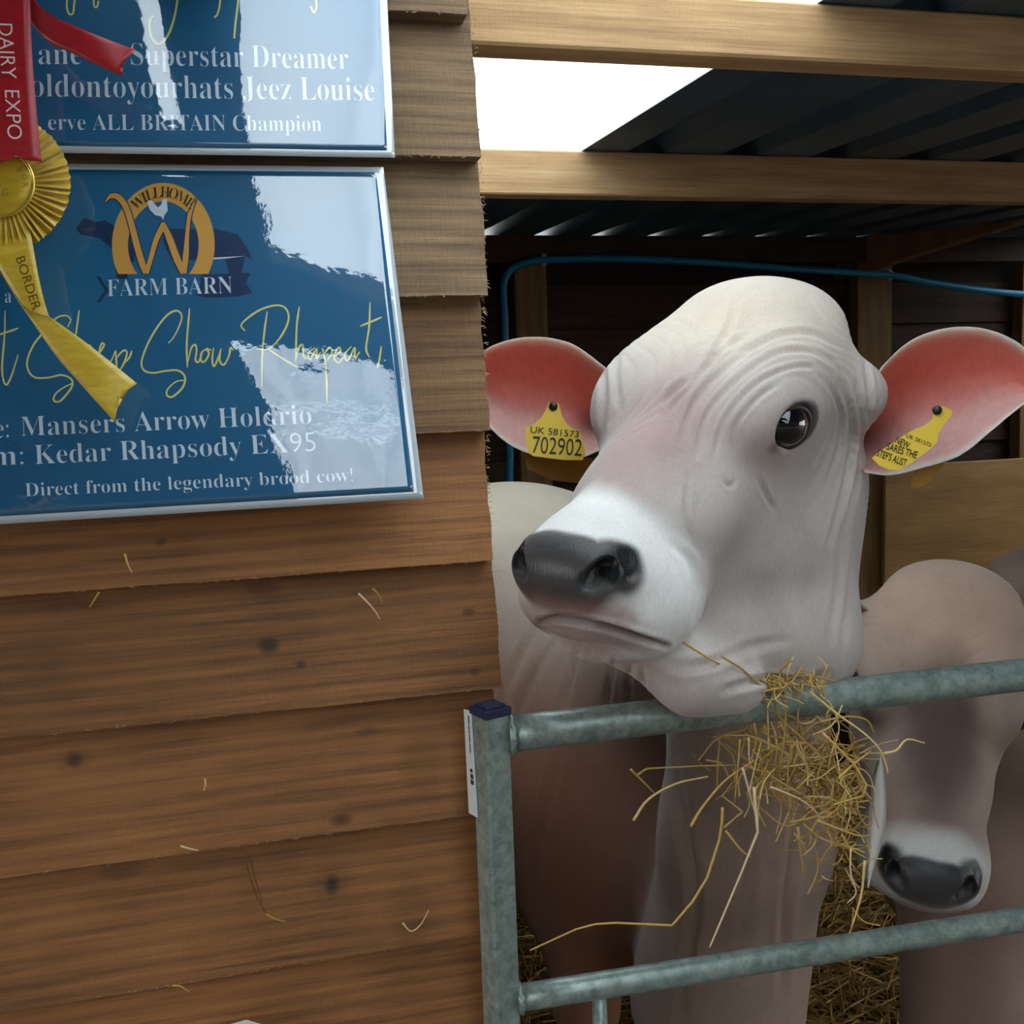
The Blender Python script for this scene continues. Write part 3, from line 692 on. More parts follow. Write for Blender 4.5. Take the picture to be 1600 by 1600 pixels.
def eyes(root, fld, sides=(1, -1), pos=(0.016, 0.106, 0.021), r=0.029):
    for s in sides:
        c = np.array([pos[0], s*pos[1], pos[2]]); W = lambda q: fld.O+fld.sc*(fld.R@q)
        e = sphere(W(c), np.array([r, r, r*0.97])*fld.sc, 20, fld.R).build('eye', M_EYE, root, True)
        n = np.array([0.50, s*0.84, 0.10]); n /= np.linalg.norm(n); u = np.cross([0, 0, 1.0], n); u /= np.linalg.norm(u); u *= np.sign(u[0]) or 1; v = np.cross(n, u); v *= np.sign(v[2])
        for name, ang, rr, rad, mat, t0, t1 in (('eyelid', 58, 1.02, 0.0036, M_LID, 0, 2*math.pi), ('upper_lid_fold', 78, 1.12, 0.0042, M_COATPLAIN, 0.35, 2.8)):
            L = []
            for t in np.linspace(t0, t1, 41):
                a = math.radians(ang)*(1.0+0.16*max(0, math.cos(t))-0.10*max(0, math.sin(t)))
                L.append(W(c+r*rr*(math.cos(a)*n+math.sin(a)*(math.cos(t)*u+0.90*math.sin(t)*v))))
            m = MB(); rads = np.full(41, rad*fld.sc)
            if t1 < 6: rads *= np.sin(np.linspace(0.15, math.pi-0.15, 41))**0.7
            m.tube(L, rads, 8, False); m.build(name, mat, e, True)
M_COATPLAIN = plain('pale_lid_hair', srgb(176, 168, 164), 0.8)

# ------------------------------------------------------------------ the pale heifer with her chin on the gate
HO = CAM+0.86*(np.array([0.2919, 0.1651, -0.0429+ZC])-CAM)
HR = np.array([[-0.7292, 0.6295, -0.2684], [-0.5482, -0.7721, -0.3215], [-0.4096, -0.0873, 0.9081]]); HS = 0.86
A = C(1160, 720, 1.20); B1 = C(1168, 1000, 1.27); B2 = C(1165, 1300, 1.36); B3 = C(1120, 1560, 1.48)
sh = C(1000, 1200, 1.80); br = C(800, 1022, 2.05); ru = C(600, 980, 2.55)
body = [
    K_(A, B1, 0.105, 0.10, 0.05), K_(B1, B2, 0.10, 0.104, 0.05), K_(B2, B3, 0.104, 0.125, 0.05),
    K_(B1+CAMR[2]*0.08, sh+np.array([0, 0, 0.16]), 0.09, 0.18, 0.06),
    E_(sh, (0.27, 0.27, 0.34), 0.10), E_(br, (0.36, 0.36, 0.345), 0.12), E_(ru, (0.30, 0.32, 0.30), 0.12), K_(sh, ru, 0.25, 0.26, 0.1),
]
dirb = (ru-sh); dirb[2] = 0; dirb /= np.linalg.norm(dirb); sid = np.array([-dirb[1], dirb[0], 0])
for s, base_ in ((1, sh), (-1, sh), (1, ru), (-1, ru)):
    top = base_+sid*s*0.15; kn = np.array([top[0], top[1], 0.42])+dirb*(0.03 if base_ is ru else -0.02); ft = np.array([kn[0], kn[1], 0.03])
    body += [K_(top, kn, 0.12, 0.05, 0.06), K_(kn, ft, 0.045, 0.040, 0.04), K_(ft, ft+np.array([0, 0, -0.0]) - dirb*0.02, 0.05, 0.045, 0.03)]
tl = ru+dirb*0.28+np.array([0, 0, 0.16]); body += [K_(tl, tl+dirb*0.05-np.array([0, 0, 0.7]), 0.03, 0.02, 0.05)]
hp = head_prims()
# soft skin of the throat that sags over the rail
def hl(px, py, d): return ((C(px, py, d)-HO)@HR)/HS
hp += [K_(hl(985, 990, 0.955), hl(1085, 1048, 0.950), 0.036, 0.042, 0.03), K_(hl(1085, 1052, 0.950), hl(1150, 1068, 0.950), 0.040, 0.032, 0.03),
       K_(hl(1110, 1000, 0.99), hl(1265, 1010, 1.055), 0.055, 0.050, 0.02), K_(hl(1150, 880, 1.06), hl(1200, 985, 1.10), 0.095, 0.090, 0.06),
       K_(hl(1225, 760, 1.12), hl(1200, 960, 1.13), 0.100, 0.098, 0.06)]
cow_f = Field(body, hp, HO, HR, HS, 0.05)
pal1 = dict(face=L3(199, 187, 180), shade=L3(142, 131, 129), forehead=L3(220, 203, 184), bridge=L3(172, 142, 136), socket=L3(160, 134, 130), jaw=L3(214, 194, 182), muzzle=L3(238, 234, 230), lip=L3(158, 126, 118), chin=L3(196, 170, 158), nose=L3(32, 28, 30))
def bodycol1(P):
    n = vnoise(P*6, 2)*0.5+vnoise(P*15, 3)*0.3
    c = np.tile(L3(196, 180, 166), (len(P), 1)); c = blend(c, L3(166, 146, 132), np.clip(0.4+n, 0, 1)*0.5)
    c = blend(c, L3(152, 90, 60), (1-sstep(0.85, 1.2, P[:, 2]))*(0.35+0.5*sstep(0.30, 0.5, P[:, 1])))  # brown lower coat, with the shade under the neck painted in
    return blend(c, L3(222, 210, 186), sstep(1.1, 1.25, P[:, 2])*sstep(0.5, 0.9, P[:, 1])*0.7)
MOUTH = [(843, 970), (868, 965), (905, 969), (950, 979), (1000, 996), (1042, 1008)]
CREASES = [(MOUTH, 4.5, 6.5),  # skin folds of the near side: path, half width, depth (mm)
    ([(1088, 712), (1106, 645), (1158, 588), (1212, 553), (1262, 548), (1300, 566)], 4.0, 2.6), ([(1062, 690), (1090, 622), (1150, 562), (1208, 527), (1262, 520), (1310, 540)], 4.5, 2.4),
    ([(1112, 722), (1133, 655), (1178, 602), (1230, 576), (1276, 572)], 3.5, 2.4), ([(1040, 650), (1088, 592), (1132, 545), (1180, 515)], 4.0, 1.9), ([(1146, 705), (1150, 664), (1184, 622), (1216, 600)], 3.5, 2.2),
    ([(1312, 598), (1331, 655), (1327, 720), (1312, 790), (1296, 850)], 4.5, 2.8), ([(1336, 596), (1347, 660), (1341, 735), (1328, 800)], 4.0, 2.6), ([(1290, 590), (1312, 640), (1310, 700), (1296, 745)], 3.5, 1.8), ([(1352, 560), (1358, 620), (1354, 690)], 4.0, 2.4),
    ([(1036, 628), (1056, 608), (1078, 590)], 4.5, 3.0), ([(1152, 468), (1138, 515), (1112, 560), (1080, 588)], 5.5, 2.2), ([(1076, 740), (1072, 800), (1086, 862)], 4.0, 2.0), ([(1186, 748), (1198, 776), (1212, 803)], 4.0, 1.8),
    ([(1128, 745), (1140, 760), (1150, 752)], 3.5, 1.6), ([(940, 548), (944, 610), (938, 690)], 5.0, 2.0), ([(966, 540), (962, 590), (968, 640)], 5.0, 1.6), ([(1085, 985), (1092, 930), (1080, 880), (1050, 850)], 6.0, 2.4),
    ([(1130, 1080), (1165, 1068), (1205, 1062), (1250, 1066), (1292, 1052)], 6.0, 5.0), ([(1015, 1024), (1060, 1042), (1110, 1036), (1170, 1012), (1230, 1000)], 7.0, 3.0), ([(1330, 520), (1342, 512), (1356, 520)], 3.0, 2.2),
    ([(1350, 745), (1338, 830), (1326, 930), (1312, 1040)], 5.0, 1.6), ([(1316, 800), (1312, 900), (1296, 1000)], 6.0, 1.4),
    ([(1050, 1180), (1062, 1250), (1078, 1330), (1086, 1420), (1070, 1520), (1060, 1600)], 9.0, 7.0), ([(1250, 1240), (1238, 1330), (1226, 1430), (1222, 1560)], 7.0, 5.0), ([(1160, 1250), (1170, 1360), (1160, 1480)], 9.0, 3.5),
    ([(868, 1000), (838, 1050), (812, 1105), (800, 1150)], 6.0, 6.0), ([(905, 1010), (892, 1060), (880, 1110)], 5.5, 6.0), ([(835, 985), (810, 1030), (790, 1080)], 6.0, 5.0), ([(960, 1030), (952, 1075), (945, 1120)], 4.5, 5.0), ([(985, 1040), (982, 1080), (978, 1120)], 4.0, 5.0), ([(1005, 1045), (1006, 1085), (1010, 1120)], 4.0, 4.0), ([(880, 1130), (870, 1200), (845, 1300), (838, 1370)], 7.0, 5.0)]
def cow_creases(P, N):
    q = (P-CAM)@CAMR.T; px = 800+F_PX*q[:, 0]/q[:, 2]; py = 800+F_PX*q[:, 1]/q[:, 2]; vis = sstep(0.02, 0.25, -(N*(P-CAM)).sum(1)/np.linalg.norm(P-CAM, axis=1))*(q[:, 2] < 2.2); h = np.zeros(len(P))
    for path, wpx, dep in CREASES:
        L = spline(path, 6); near = (px > L[:, 0].min()-4*wpx) & (px < L[:, 0].max()+4*wpx) & (py > L[:, 1].min()-4*wpx) & (py < L[:, 1].max()+4*wpx); ii = np.where(near)[0]
        if not len(ii): continue
        pts = np.stack([px[ii], py[ii]], 1); dm = np.full(len(ii), 1e9); tm = np.zeros(len(ii))
        for k in range(len(L)-1):
            ab = L[k+1]-L[k]; t = np.clip(((pts-L[k])@ab)/(ab@ab+1e-9), 0, 1); d = np.linalg.norm(pts-L[k]-t[:, None]*ab, axis=1); b_ = d < dm; dm[b_] = d[b_]; tm[b_] = (k+t[b_])/(len(L)-1)
        taper = np.sqrt(np.clip(np.sin(np.pi*np.clip(tm, 0.02, 0.98)), 0, 1)); sd = dm/wpx
        h[ii] += (1.5 if L[:, 1].max() < 1010 and dep < 5 else 1.0)*(-np.exp(-sd**2)+0.45*np.exp(-((sd-2.0)/0.8)**2))*taper*dep*0.001
    return h*vis
def lip_paint(P, N, c):
    # pigmented edges of the lips
    q = (P-CAM)@CAMR.T; px = 800+F_PX*q[:, 0]/q[:, 2]; py = 800+F_PX*q[:, 1]/q[:, 2]; vis = ((N*(P-CAM)).sum(1) < 0) & (q[:, 2] < 1.0); pts = np.stack([px, py], 1)
    def near(path, w):
        L = spline(path, 6); d = np.full(len(P), 1e9); ii = np.where(vis & (px < 1120) & (py > 780))[0]
        for k in range(len(L)-1):
            ab = L[k+1]-L[k]; t = np.clip(((pts[ii]-L[k])@ab)/(ab@ab+1e-9), 0, 1); d[ii] = np.minimum(d[ii], np.linalg.norm(pts[ii]-L[k]-t[:, None]*ab, axis=1))
        return np.exp(-(d/w)**2)
    c = blend(c, L3(176, 134, 124), near([(838, 945), (880, 952), (940, 958), (985, 968)], 16)*0.55)
    c = blend(c, L3(84, 58, 50), near(MOUTH, 4.5)*0.85)
    c = blend(c, L3(104, 68, 54), near([(834, 978), (846, 992)], 8)*0.8)
    return c
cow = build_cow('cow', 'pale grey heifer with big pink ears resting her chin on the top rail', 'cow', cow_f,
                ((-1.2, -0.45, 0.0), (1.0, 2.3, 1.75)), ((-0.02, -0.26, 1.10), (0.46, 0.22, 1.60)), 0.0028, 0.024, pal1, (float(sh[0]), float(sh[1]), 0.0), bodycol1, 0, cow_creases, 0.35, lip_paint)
eyes(cow, cow_f)

# ------------------------------------------------------------------ ears
def ear_material():
    t = NT('ear_skin'); at = t.new('ShaderNodeAttribute', attribute_name='coat'); co = t.obj()
    n2 = t.noise(t.mapping(co, (160, 160, 60)), 1, 4, 0.6); g = t.math('ADD', t.math('MULTIPLY', n2, 0.35), 0.82)
    gc = t.new('ShaderNodeCombineColor'); [t.l(g, gc.inputs[i]) for i in range(3)]
    c = t.mix(1.0, at.outputs['Color'], gc.outputs[0], 'MULTIPLY'); t.l(c, t.p.inputs['Base Color'])
    t.set(Roughness=0.6, Subsurface_Weight=0.35, Subsurface_Scale=0.012); t.p.inputs['Subsurface Radius'].default_value = (1.0, 0.35, 0.25)
    tr = t.new('ShaderNodeBsdfTranslucent'); t.l(c, tr.inputs['Color']); mx = t.new('ShaderNodeMixShader'); mx.inputs[0].default_value = 0.32
    t.l(t.p.outputs[0], mx.inputs[1]); t.l(tr.outputs[0], mx.inputs[2]); t.l(mx.outputs[0], t.n['Material Output'].inputs['Surface'])
    t.bump(n2, 0.3, 0.001); return t.m
M_EAR = ear_material()
def make_ear(root, up, lo, d0, d1, cup, inner, red, pale, back, dcan=(0.12, 0.62), flip=1):
    up = spline(up, 8); lo = spline(lo, 8); nt = 48; ns = 33
    def res(P):
        L = np.r_[0, np.cumsum(np.linalg.norm(np.diff(P, axis=0), axis=1))]; t = np.linspace(0, L[-1], nt); return np.stack([np.interp(t, L, P[:, i]) for i in range(2)], 1)
    up = res(up); lo = res(lo); V = np.zeros((nt, ns, 3)); c = np.zeros((nt, ns, 3)); fw = CAMR[2]
    for i in range(nt):
        t = i/(nt-1); d = lerp(d0, d1, t); A_ = C(*up[i], d); B_ = C(*lo[i], d)
        for j in range(ns):
            s_ = j/(ns-1); w = 1-(2*s_-1)**2
            cu = cup*w*(0.55+0.45*math.sin(math.pi*min(1, 0.25+0.75*t)))*(1-0.35*t)
            cu += 0.030*math.exp(-((t-dcan[0])/0.13)**2-((s_-dcan[1])/0.20)**2)
            V[i, j] = lerp(A_, B_, s_)+fw*cu+fw*0.0012*vn1(t*14, s_*9)
            col_ = lerp(np.array(inner), np.array(pale), sstep(0.45, 0.85, s_+0.12*vn1(t*5, s_*4)))
            col_ = lerp(col_, np.array(red), float(math.exp(-((s_-0.27)/0.22)**2)*sstep(0.02, 0.3, t)*(1-0.3*t)))  # upper ear redness: light coming through, painted into the skin colour
            rim = max(1-s_/0.07, 1-(1-s_)/0.05, 0)+max(0, (t-0.96)/0.04); col_ = lerp(col_, L3(236, 226, 216), min(1, rim))
            dk = math.exp(-((t-dcan[0])/0.10)**2-((s_-dcan[1])/0.14)**2); col_ = lerp(col_, L3(92, 40, 36), 0.75*dk)  # shade of the ear canal hollow painted in
            c[i, j] = col_
    du = np.gradient(V, axis=0); dv_ = np.gradient(V, axis=1); N = np.cross(du, dv_); N /= np.linalg.norm(N, axis=2)[..., None]+1e-12
    if np.mean(N@fw) < 0: N = -N
    s_ = np.linspace(0, 1, ns); th = 0.0045*np.sqrt(np.clip(1-(2*s_-1)**6, 0.02, 1))[None, :, None]*np.ones((nt, 1, 1))
    W = V+N*th; n = nt*ns; P = np.concatenate([V.reshape(-1, 3), W.reshape(-1, 3)]); cc = np.concatenate([c.reshape(-1, 3), np.tile(back, (n, 1))]); Fc = []
    for i in range(nt-1):
        for j in range(ns-1):
            a = i*ns+j; Fc.append((a, a+1, a+ns+1, a+ns)); Fc.append((n+a, n+a+ns, n+a+ns+1, n+a+1))
        for j in (0, ns-1):
            a = i*ns+j; Fc.append((a, a+ns, n+a+ns, n+a))
    for j in range(ns-1):
        for i in (0, nt-1): a = i*ns+j; Fc.append((a, a+1, n+a+1, n+a))
    m = MB(); m.add(P, Fc); o = m.build('ear', M_EAR, root, True); set_attr(o.data, cc, np.zeros(len(P)))
    return o
def vn1(a, b): return float(mnoise.noise(Vector((a, b, 0.5))))
M_HAIR = plain('pale_hair', srgb(236, 226, 214), 0.6)
pink = dict(inner=L3(216, 132, 122), red=L3(222, 108, 90), pale=L3(222, 172, 166), back=L3(206, 190, 172))
make_ear(cow, [(1358, 612), (1385, 567), (1430, 529), (1490, 512), (1550, 517), (1600, 543), (1628, 585), (1636, 612)], [(1352, 738), (1392, 742), (1440, 731), (1500, 711), (1552, 670), (1598, 632), (1624, 618), (1637, 614)], 1.045, 1.01, 0.050, **pink)
make_ear(cow, [(972, 596), (908, 546), (872, 531), (830, 527), (790, 533), (757, 548), (733, 575), (724, 602)], [(968, 688), (905, 716), (860, 716), (820, 706), (790, 690), (762, 664), (738, 636), (724, 604)], 1.17, 1.27, 0.050, **pink)

# ------------------------------------------------------------------ the brown calf lowering its head behind the gate
def frame_cam(Fv, Lv):
    Fv = np.array(Fv, float); Fv /= np.linalg.norm(Fv); Lv = np.array(Lv, float); Lv -= Fv*np.dot(Lv, Fv); Lv /= np.linalg.norm(Lv)
    return CAMR.T@np.stack([Fv, Lv, np.cross(Fv, Lv)], 1)
CR = frame_cam((-0.29, 0.74, -0.62), (0.96, 0.14, -0.27)); CO = C(1464, 1092, 1.46); CS = 0.88
c_sh = C(1570, 1300, 1.95); c_ru = C(1800, 1120, 2.75); nb = CO+CS*(CR@np.array([-0.12, 0, -0.07])); n2_ = C(1560, 1080, 1.75)
cbody = [K_(nb, n2_, 0.09, 0.12, 0.06), K_(n2_, c_sh, 0.13, 0.20, 0.1), E_(c_sh, (0.22, 0.25, 0.30), 0.1), K_(c_sh+np.array([0, 0, 0.04]), c_ru+np.array([0, 0, 0.04]), 0.235, 0.24, 0.1), K_(C(1500, 1350, 1.75), C(1520, 1620, 1.80), 0.10, 0.12, 0.08), K_(C(1605, 925, 2.0), C(1800, 930, 2.7), 0.085, 0.12, 0.08)]
dirc = c_ru-c_sh; dirc[2] = 0; dirc /= np.linalg.norm(dirc); sidc = np.array([-dirc[1], dirc[0], 0])
for s_, base_ in ((1, c_sh), (-1, c_sh), (1, c_ru), (-1, c_ru)):
    top = base_+sidc*s_*0.13; kn = np.array([top[0], top[1], 0.38])-dirc*0.02; ft = np.array([kn[0], kn[1], 0.03])
    cbody += [K_(top, kn, 0.11, 0.045, 0.06), K_(kn, ft, 0.042, 0.038, 0.04), K_(ft, ft-dirc*0.02, 0.046, 0.042, 0.03)]
calf_f = Field(cbody, head_prims(), CO, CR, CS, 0.05)
pal2 = dict(ring=0.032, streak=L3(96, 72, 66), face=L3(186, 162, 148), shade=L3(136, 112, 102), forehead=L3(222, 186, 164), bridge=L3(92, 68, 62), socket=L3(110, 92, 86), jaw=L3(150, 130, 120), muzzle=L3(226, 224, 220), lip=L3(110, 96, 94), chin=L3(190, 176, 168), nose=L3(44, 42, 48))
def bodycol2(P):
    n = vnoise(P*6, 5)*0.5+vnoise(P*15, 6)*0.3; c = np.tile(L3(176, 148, 134), (len(P), 1)); c = blend(c, L3(130, 92, 76), np.clip(0.45+n, 0, 1)*0.7)
    return c
lo_ = CO-0.45; hi_ = CO+0.45
calf = build_cow('calf', 'brown calf with a white ringed muzzle lowering its head behind the gate', 'calf', calf_f,
                 ((0.1, 0.15, 0.0), (3.0, 2.6, 1.45)), tuple(np.array([CO-np.array([0.2, 0.3, 0.32]), CO+np.array([0.2, 0.18, 0.25])])), 0.0042, 0.026, pal2, (float(c_sh[0]), float(c_sh[1]), 0.0), bodycol2, 3)
eyes(calf, calf_f)
bp = dict(inner=L3(170, 120, 108), red=L3(176, 112, 98), pale=L3(186, 150, 140), back=L3(168, 138, 122))
make_ear(calf, [(1372, 965), (1350, 946), (1325, 930), (1295, 924), (1270, 930), (1250, 944)], [(1364, 1020), (1340, 1030), (1312, 1024), (1285, 1006), (1262, 980), (1250, 946)], 1.50, 1.55, 0.03, **bp)
make_ear(calf, [(1610, 990), (1640, 968), (1670, 952), (1700, 946), (1726, 950), (1745, 966)], [(1618, 1045), (1645, 1052), (1675, 1044), (1705, 1024), (1730, 996), (1745, 968)], 1.47, 1.50, 0.03, **bp)
# ================================================================== lettering helpers
_tcache = {}
def serif(t):
    o = ''
    for c in t:
        if 'A' <= c <= 'Z': o += chr(0x1D400+ord(c)-65)
        elif 'a' <= c <= 'z': o += chr(0x1D41A+ord(c)-97)
        else: o += c
    return o
def text_mesh(body, off=0.0):
    key = (body, off)
    if key in _tcache: return _tcache[key]
    cu = bpy.data.curves.new('lettering', 'FONT'); cu.body = body; cu.size = 1.0; cu.offset = off; cu.resolution_u = 4
    ob = bpy.data.objects.new('lettering', cu); col.objects.link(ob); bpy.context.view_layer.update()
    dg = bpy.context.evaluated_depsgraph_get(); me = bpy.data.meshes.new_from_object(ob.evaluated_get(dg))
    V = np.array([v.co[:] for v in me.vertices])[:, :2]; Fc = [tuple(p.vertices) for p in me.polygons]
    bpy.data.objects.remove(ob); bpy.data.curves.remove(cu); bpy.data.meshes.remove(me)
    _tcache[key] = (V, Fc); return V, Fc
CAPH = float(text_mesh(serif('H'), -0.009)[0][:, 1].max()); CAPS = float(text_mesh('H')[0][:, 1].max())
def homography(src, dst):
    A_ = []
    for (x, y), (u, v) in zip(src, dst): A_ += [[x, y, 1, 0, 0, 0, -u*x, -u*y, -u], [0, 0, 0, x, y, 1, -v*x, -v*y, -v]]
    return np.linalg.svd(np.array(A_, float))[2][-1].reshape(3, 3)
class Sheet:
    # a slightly warped laminated sheet: quad in the frame -> (u, v) on the sheet
    def __init__(s, quad, ys, seed, amp=0.0008):
        s.q = quad; s.P = [at_y(x, y, Y) for (x, y), Y in zip(quad, ys)]; s.H = homography(quad, [(0, 0), (1, 0), (1, 1), (0, 1)]); s.seed = seed; s.amp = amp
        n = np.cross(s.P[1]-s.P[0], s.P[3]-s.P[0]); s.n = n/np.linalg.norm(n); s.n = s.n if np.dot(s.n, CAM-s.P[0]) > 0 else -s.n
    def S(s, u, v, h=0.0):
        p = lerp(lerp(s.P[0], s.P[1], u), lerp(s.P[3], s.P[2], u), v)
        w = s.amp*(vn1(u*3.0+s.seed, v*2.5)+0.35*vn1(u*8+s.seed, v*7))
        return p+s.n*(w+h)
    def px(s, x, y, h=0.0):
        q = s.H@np.array([x, y, 1.0]); return s.S(q[0]/q[2], q[1]/q[2], h)
    def grid(s, name, u0, u1, v0, v1, h, mat, parent, th=0.0006, nu=70, nv=50):
        V = []; Fc = []
        for k in (0, 1):
            for i in range(nu+1):
                for j in range(nv+1): V.append(s.S(lerp(u0, u1, i/nu), lerp(v0, v1, j/nv), h-k*th))
        n = (nu+1)*(nv+1); g = lambda i, j: i*(nv+1)+j
        for i in range(nu):
            for j in range(nv):
                f = (g(i, j), g(i, j+1), g(i+1, j+1), g(i+1, j)); Fc.append(f); Fc.append(tuple(q+n for q in f[::-1]))
            for j in (0, nv): Fc.append((g(i, j), g(i+1, j), n+g(i+1, j), n+g(i, j)))
        for j in range(nv):
            for i in (0, nu): Fc.append((g(i, j), n+g(i, j), n+g(i, j+1), g(i, j+1)))
        m = MB(); m.add(V, Fc); return m.build(name, mat, parent, True)
    def text(s, m, body, p0, p1, cap, lean0, lean1=None, h=0.0004, off=-0.013, ser=True):
        V, Fc = text_mesh(serif(body) if ser else body, off); x0, x1 = V[:, 0].min(), V[:, 0].max(); p0 = np.array(p0, float); p1 = np.array(p1, float); lean1 = lean0 if lean1 is None else lean1
        out = []
        for x, y in V:
            t = (x-x0)/(x1-x0); up = np.array([lerp(lean0, lean1, t), -1.0])*cap/(CAPH if ser else CAPS); q = lerp(p0, p1, t)+up*y; out.append(s.px(q[0], q[1], h))
        m.add(out, Fc)
    def line(s, parent, *a, **k):
        m = MB(); s.text(m, *a, **k); return m.build('lettering', M_WTXT, parent, fix=False)
    def stroke(s, m, pts, w, h=0.0004, n=6, taper=True):
        L = spline(pts, n) if len(pts) > 2 else np.array([lerp(np.array(pts[0], float), np.array(pts[1], float), t) for t in np.linspace(0, 1, 5)])
        T = np.gradient(L, axis=0); T /= np.linalg.norm(T, axis=1)[:, None]+1e-9; Nn = np.stack([-T[:, 1], T[:, 0]], 1); out = []
        ws = np.full(len(L), w/2) if np.isscalar(w) else np.interp(np.linspace(0, 1, len(L)), np.linspace(0, 1, len(w)), np.array(w)/2)
        for p, nn, ww in zip(L, Nn, ws): out += [s.px(*(p-nn*ww), h), s.px(*(p+nn*ww), h)]
        m.add(out, [(2*i, 2*i+1, 2*i+3, 2*i+2) for i in range(len(L)-1)])
    def poly(s, m, pts, h=0.0003):
        m.add([s.px(x, y, h) for x, y in pts], [tuple(range(len(pts)))])
def gloss(name, c, c2=None):
    t = NT(name); co = t.obj()
    if c2 is not None: t.l(t.ramp(t.noise(co, 4, 2), [(0.3, c), (0.7, c2)]), t.p.inputs['Base Color'])
    else: t.set(Base_Color=c)
    t.set(Roughness=0.45, Specular_IOR_Level=0.35, Coat_Weight=1.0, Coat_Roughness=0.025, Coat_IOR=2.5)
    n = t.math('ADD', t.math('MULTIPLY', t.noise(co, 26, 3), 1.0), t.math('MULTIPLY', t.noise(co, 150, 2), 0.16)); b = t.n.new('ShaderNodeBump'); b.inputs['Strength'].default_value = 0.10; b.inputs['Distance'].default_value = 0.0022
    t.l(n, b.inputs['Height']); t.l(b.outputs['Normal'], t.p.inputs['Coat Normal']); return t.m
M_LAM = gloss('clear_laminate_edge', srgb(196, 204, 212)); M_BLUE = gloss('blue_print', srgb(0, 82, 124), srgb(4, 102, 148)); M_NAVY = gloss('navy_print', srgb(2, 46, 88))
M_WTXT = gloss('white_print', srgb(206, 222, 236)); M_GOLD = gloss('gold_print', srgb(214, 158, 70)); M_CREAM = gloss('pale_yellow_print', srgb(226, 222, 130))
M_INK = gloss('dark_print', srgb(58, 36, 20))

# ---- upper sign
SU = Sheet([(-92, -275), (592, -268), (617, 246), (-100, 236)], (-0.006, -0.006, -0.024, -0.024), 3.1)
sg = thing('sign', 'upper blue laminated sign reading Superstar Dreamer and ALL BRITAIN Champion', 'sign', SU.S(0.5, 1.0), None)
SU.grid('laminate', 0, 1, 0, 1, 0.0, M_LAM, sg); SU.grid('print_panel', 0.014, 0.982, 0.02, 0.979, 0.0002, M_BLUE, sg, 0.00015)
m = MB(); SU.line(sg, 'ane', (48, 95), (112, 95), 34, -0.02)
SU.line(sg, 'Superstar Dreamer', (187, 96), (538, 102), 35, -0.02, -0.05); SU.line(sg, 'oldontoyourhats Jeez Louise', (37, 147), (582, 153), 37, -0.02, -0.05); SU.line(sg, 'erve ALL BRITAIN Champion', (62, 201), (492, 203), 25.5, -0.02, -0.05); 
m = MB()
for st_, w in (([(262, -30), (258, 0), (252, 28), (243, 50), (232, 62), (222, 58), (216, 42), (216, 26), (221, 17)], 3.4), ([(92, -20), (90, 2), (93, 14), (99, 14), (101, 0), (103, -20)], 2.6), ([(130, -10), (131, 2), (135, 4), (138, -6)], 2.4), ([(328, -25), (326, 0), (322, 15), (317, 20)], 3), ([(360, -40), (355, 0), (351, 30), (349, 53)], 3.2), ([(480, -30), (484, 0), (480, 12), (474, 2)], 3)):
    m = MB(); SU.stroke(m, st_, w); m.build('script_lettering', M_CREAM, sg, fix=False)
# ---- lower sign
SL = Sheet([(-84, 254), (599, 261), (662, 779), (-100, 825)], (-0.006, -0.010, -0.046, -0.030), 7.7, 0.0010)
sl_ = thing('sign', 'lower blue laminated sign with the gold farm barn logo and Kedar Rhapsody lettering', 'sign', SL.S(0.5, 1.0))
SL.grid('laminate', 0, 1, 0, 1, 0.0, M_LAM, sl_); SL.grid('print_panel', 0.014, 0.980, 0.016, 0.978, 0.0002, M_BLUE, sl_, 0.00015)
c6 = lambda x, y: (100+x/2.963, 260+y/2.963); c4 = lambda x, y: (x/3.6375, 400+y/3.6375)
m = MB(); SL.poly(m, [c6(*p) for p in ((55, 262), (90, 215), (150, 232), (190, 225), (250, 262), (700, 262), (800, 285), (842, 340), (872, 398), (836, 380), (815, 470), (765, 470), (742, 392), (300, 408), (292, 480), (245, 480), (222, 350), (160, 300), (80, 288))], 0.00025); SL.poly(m, [c6(*p) for p in ((150, 470), (860, 455), (840, 500), (870, 545), (800, 560), (150, 585), (190, 530))], 0.00026); m.build('print_silhouette', M_NAVY, sl_, fix=False)
m = MB(); SL.line(sl_, 'FARM BARN', (168, 448.5), (362.5, 444), 25, -0.03, -0.05); SL.line(sl_, 'Mansers Arrow Holdrio', (34, 669), (487, 651), 32, -0.05, -0.09); SL.line(sl_, 'Kedar Rhapsody EX95', (56, 716), (494, 697), 32, -0.05, -0.09); SL.line(sl_, 'Direct from the legendary brood cow!', (41, 771), (552, 748), 22.5, -0.05, -0.10)
SL.line(sl_, 'e:', (-7, 672), (15, 671), 32, -0.05); SL.line(sl_, 'm:', (-12, 718), (38, 716), 32, -0.05); SL.line(sl_, 'a', (8, 457), (18, 457), 21, -0.03, off=-0.012); 
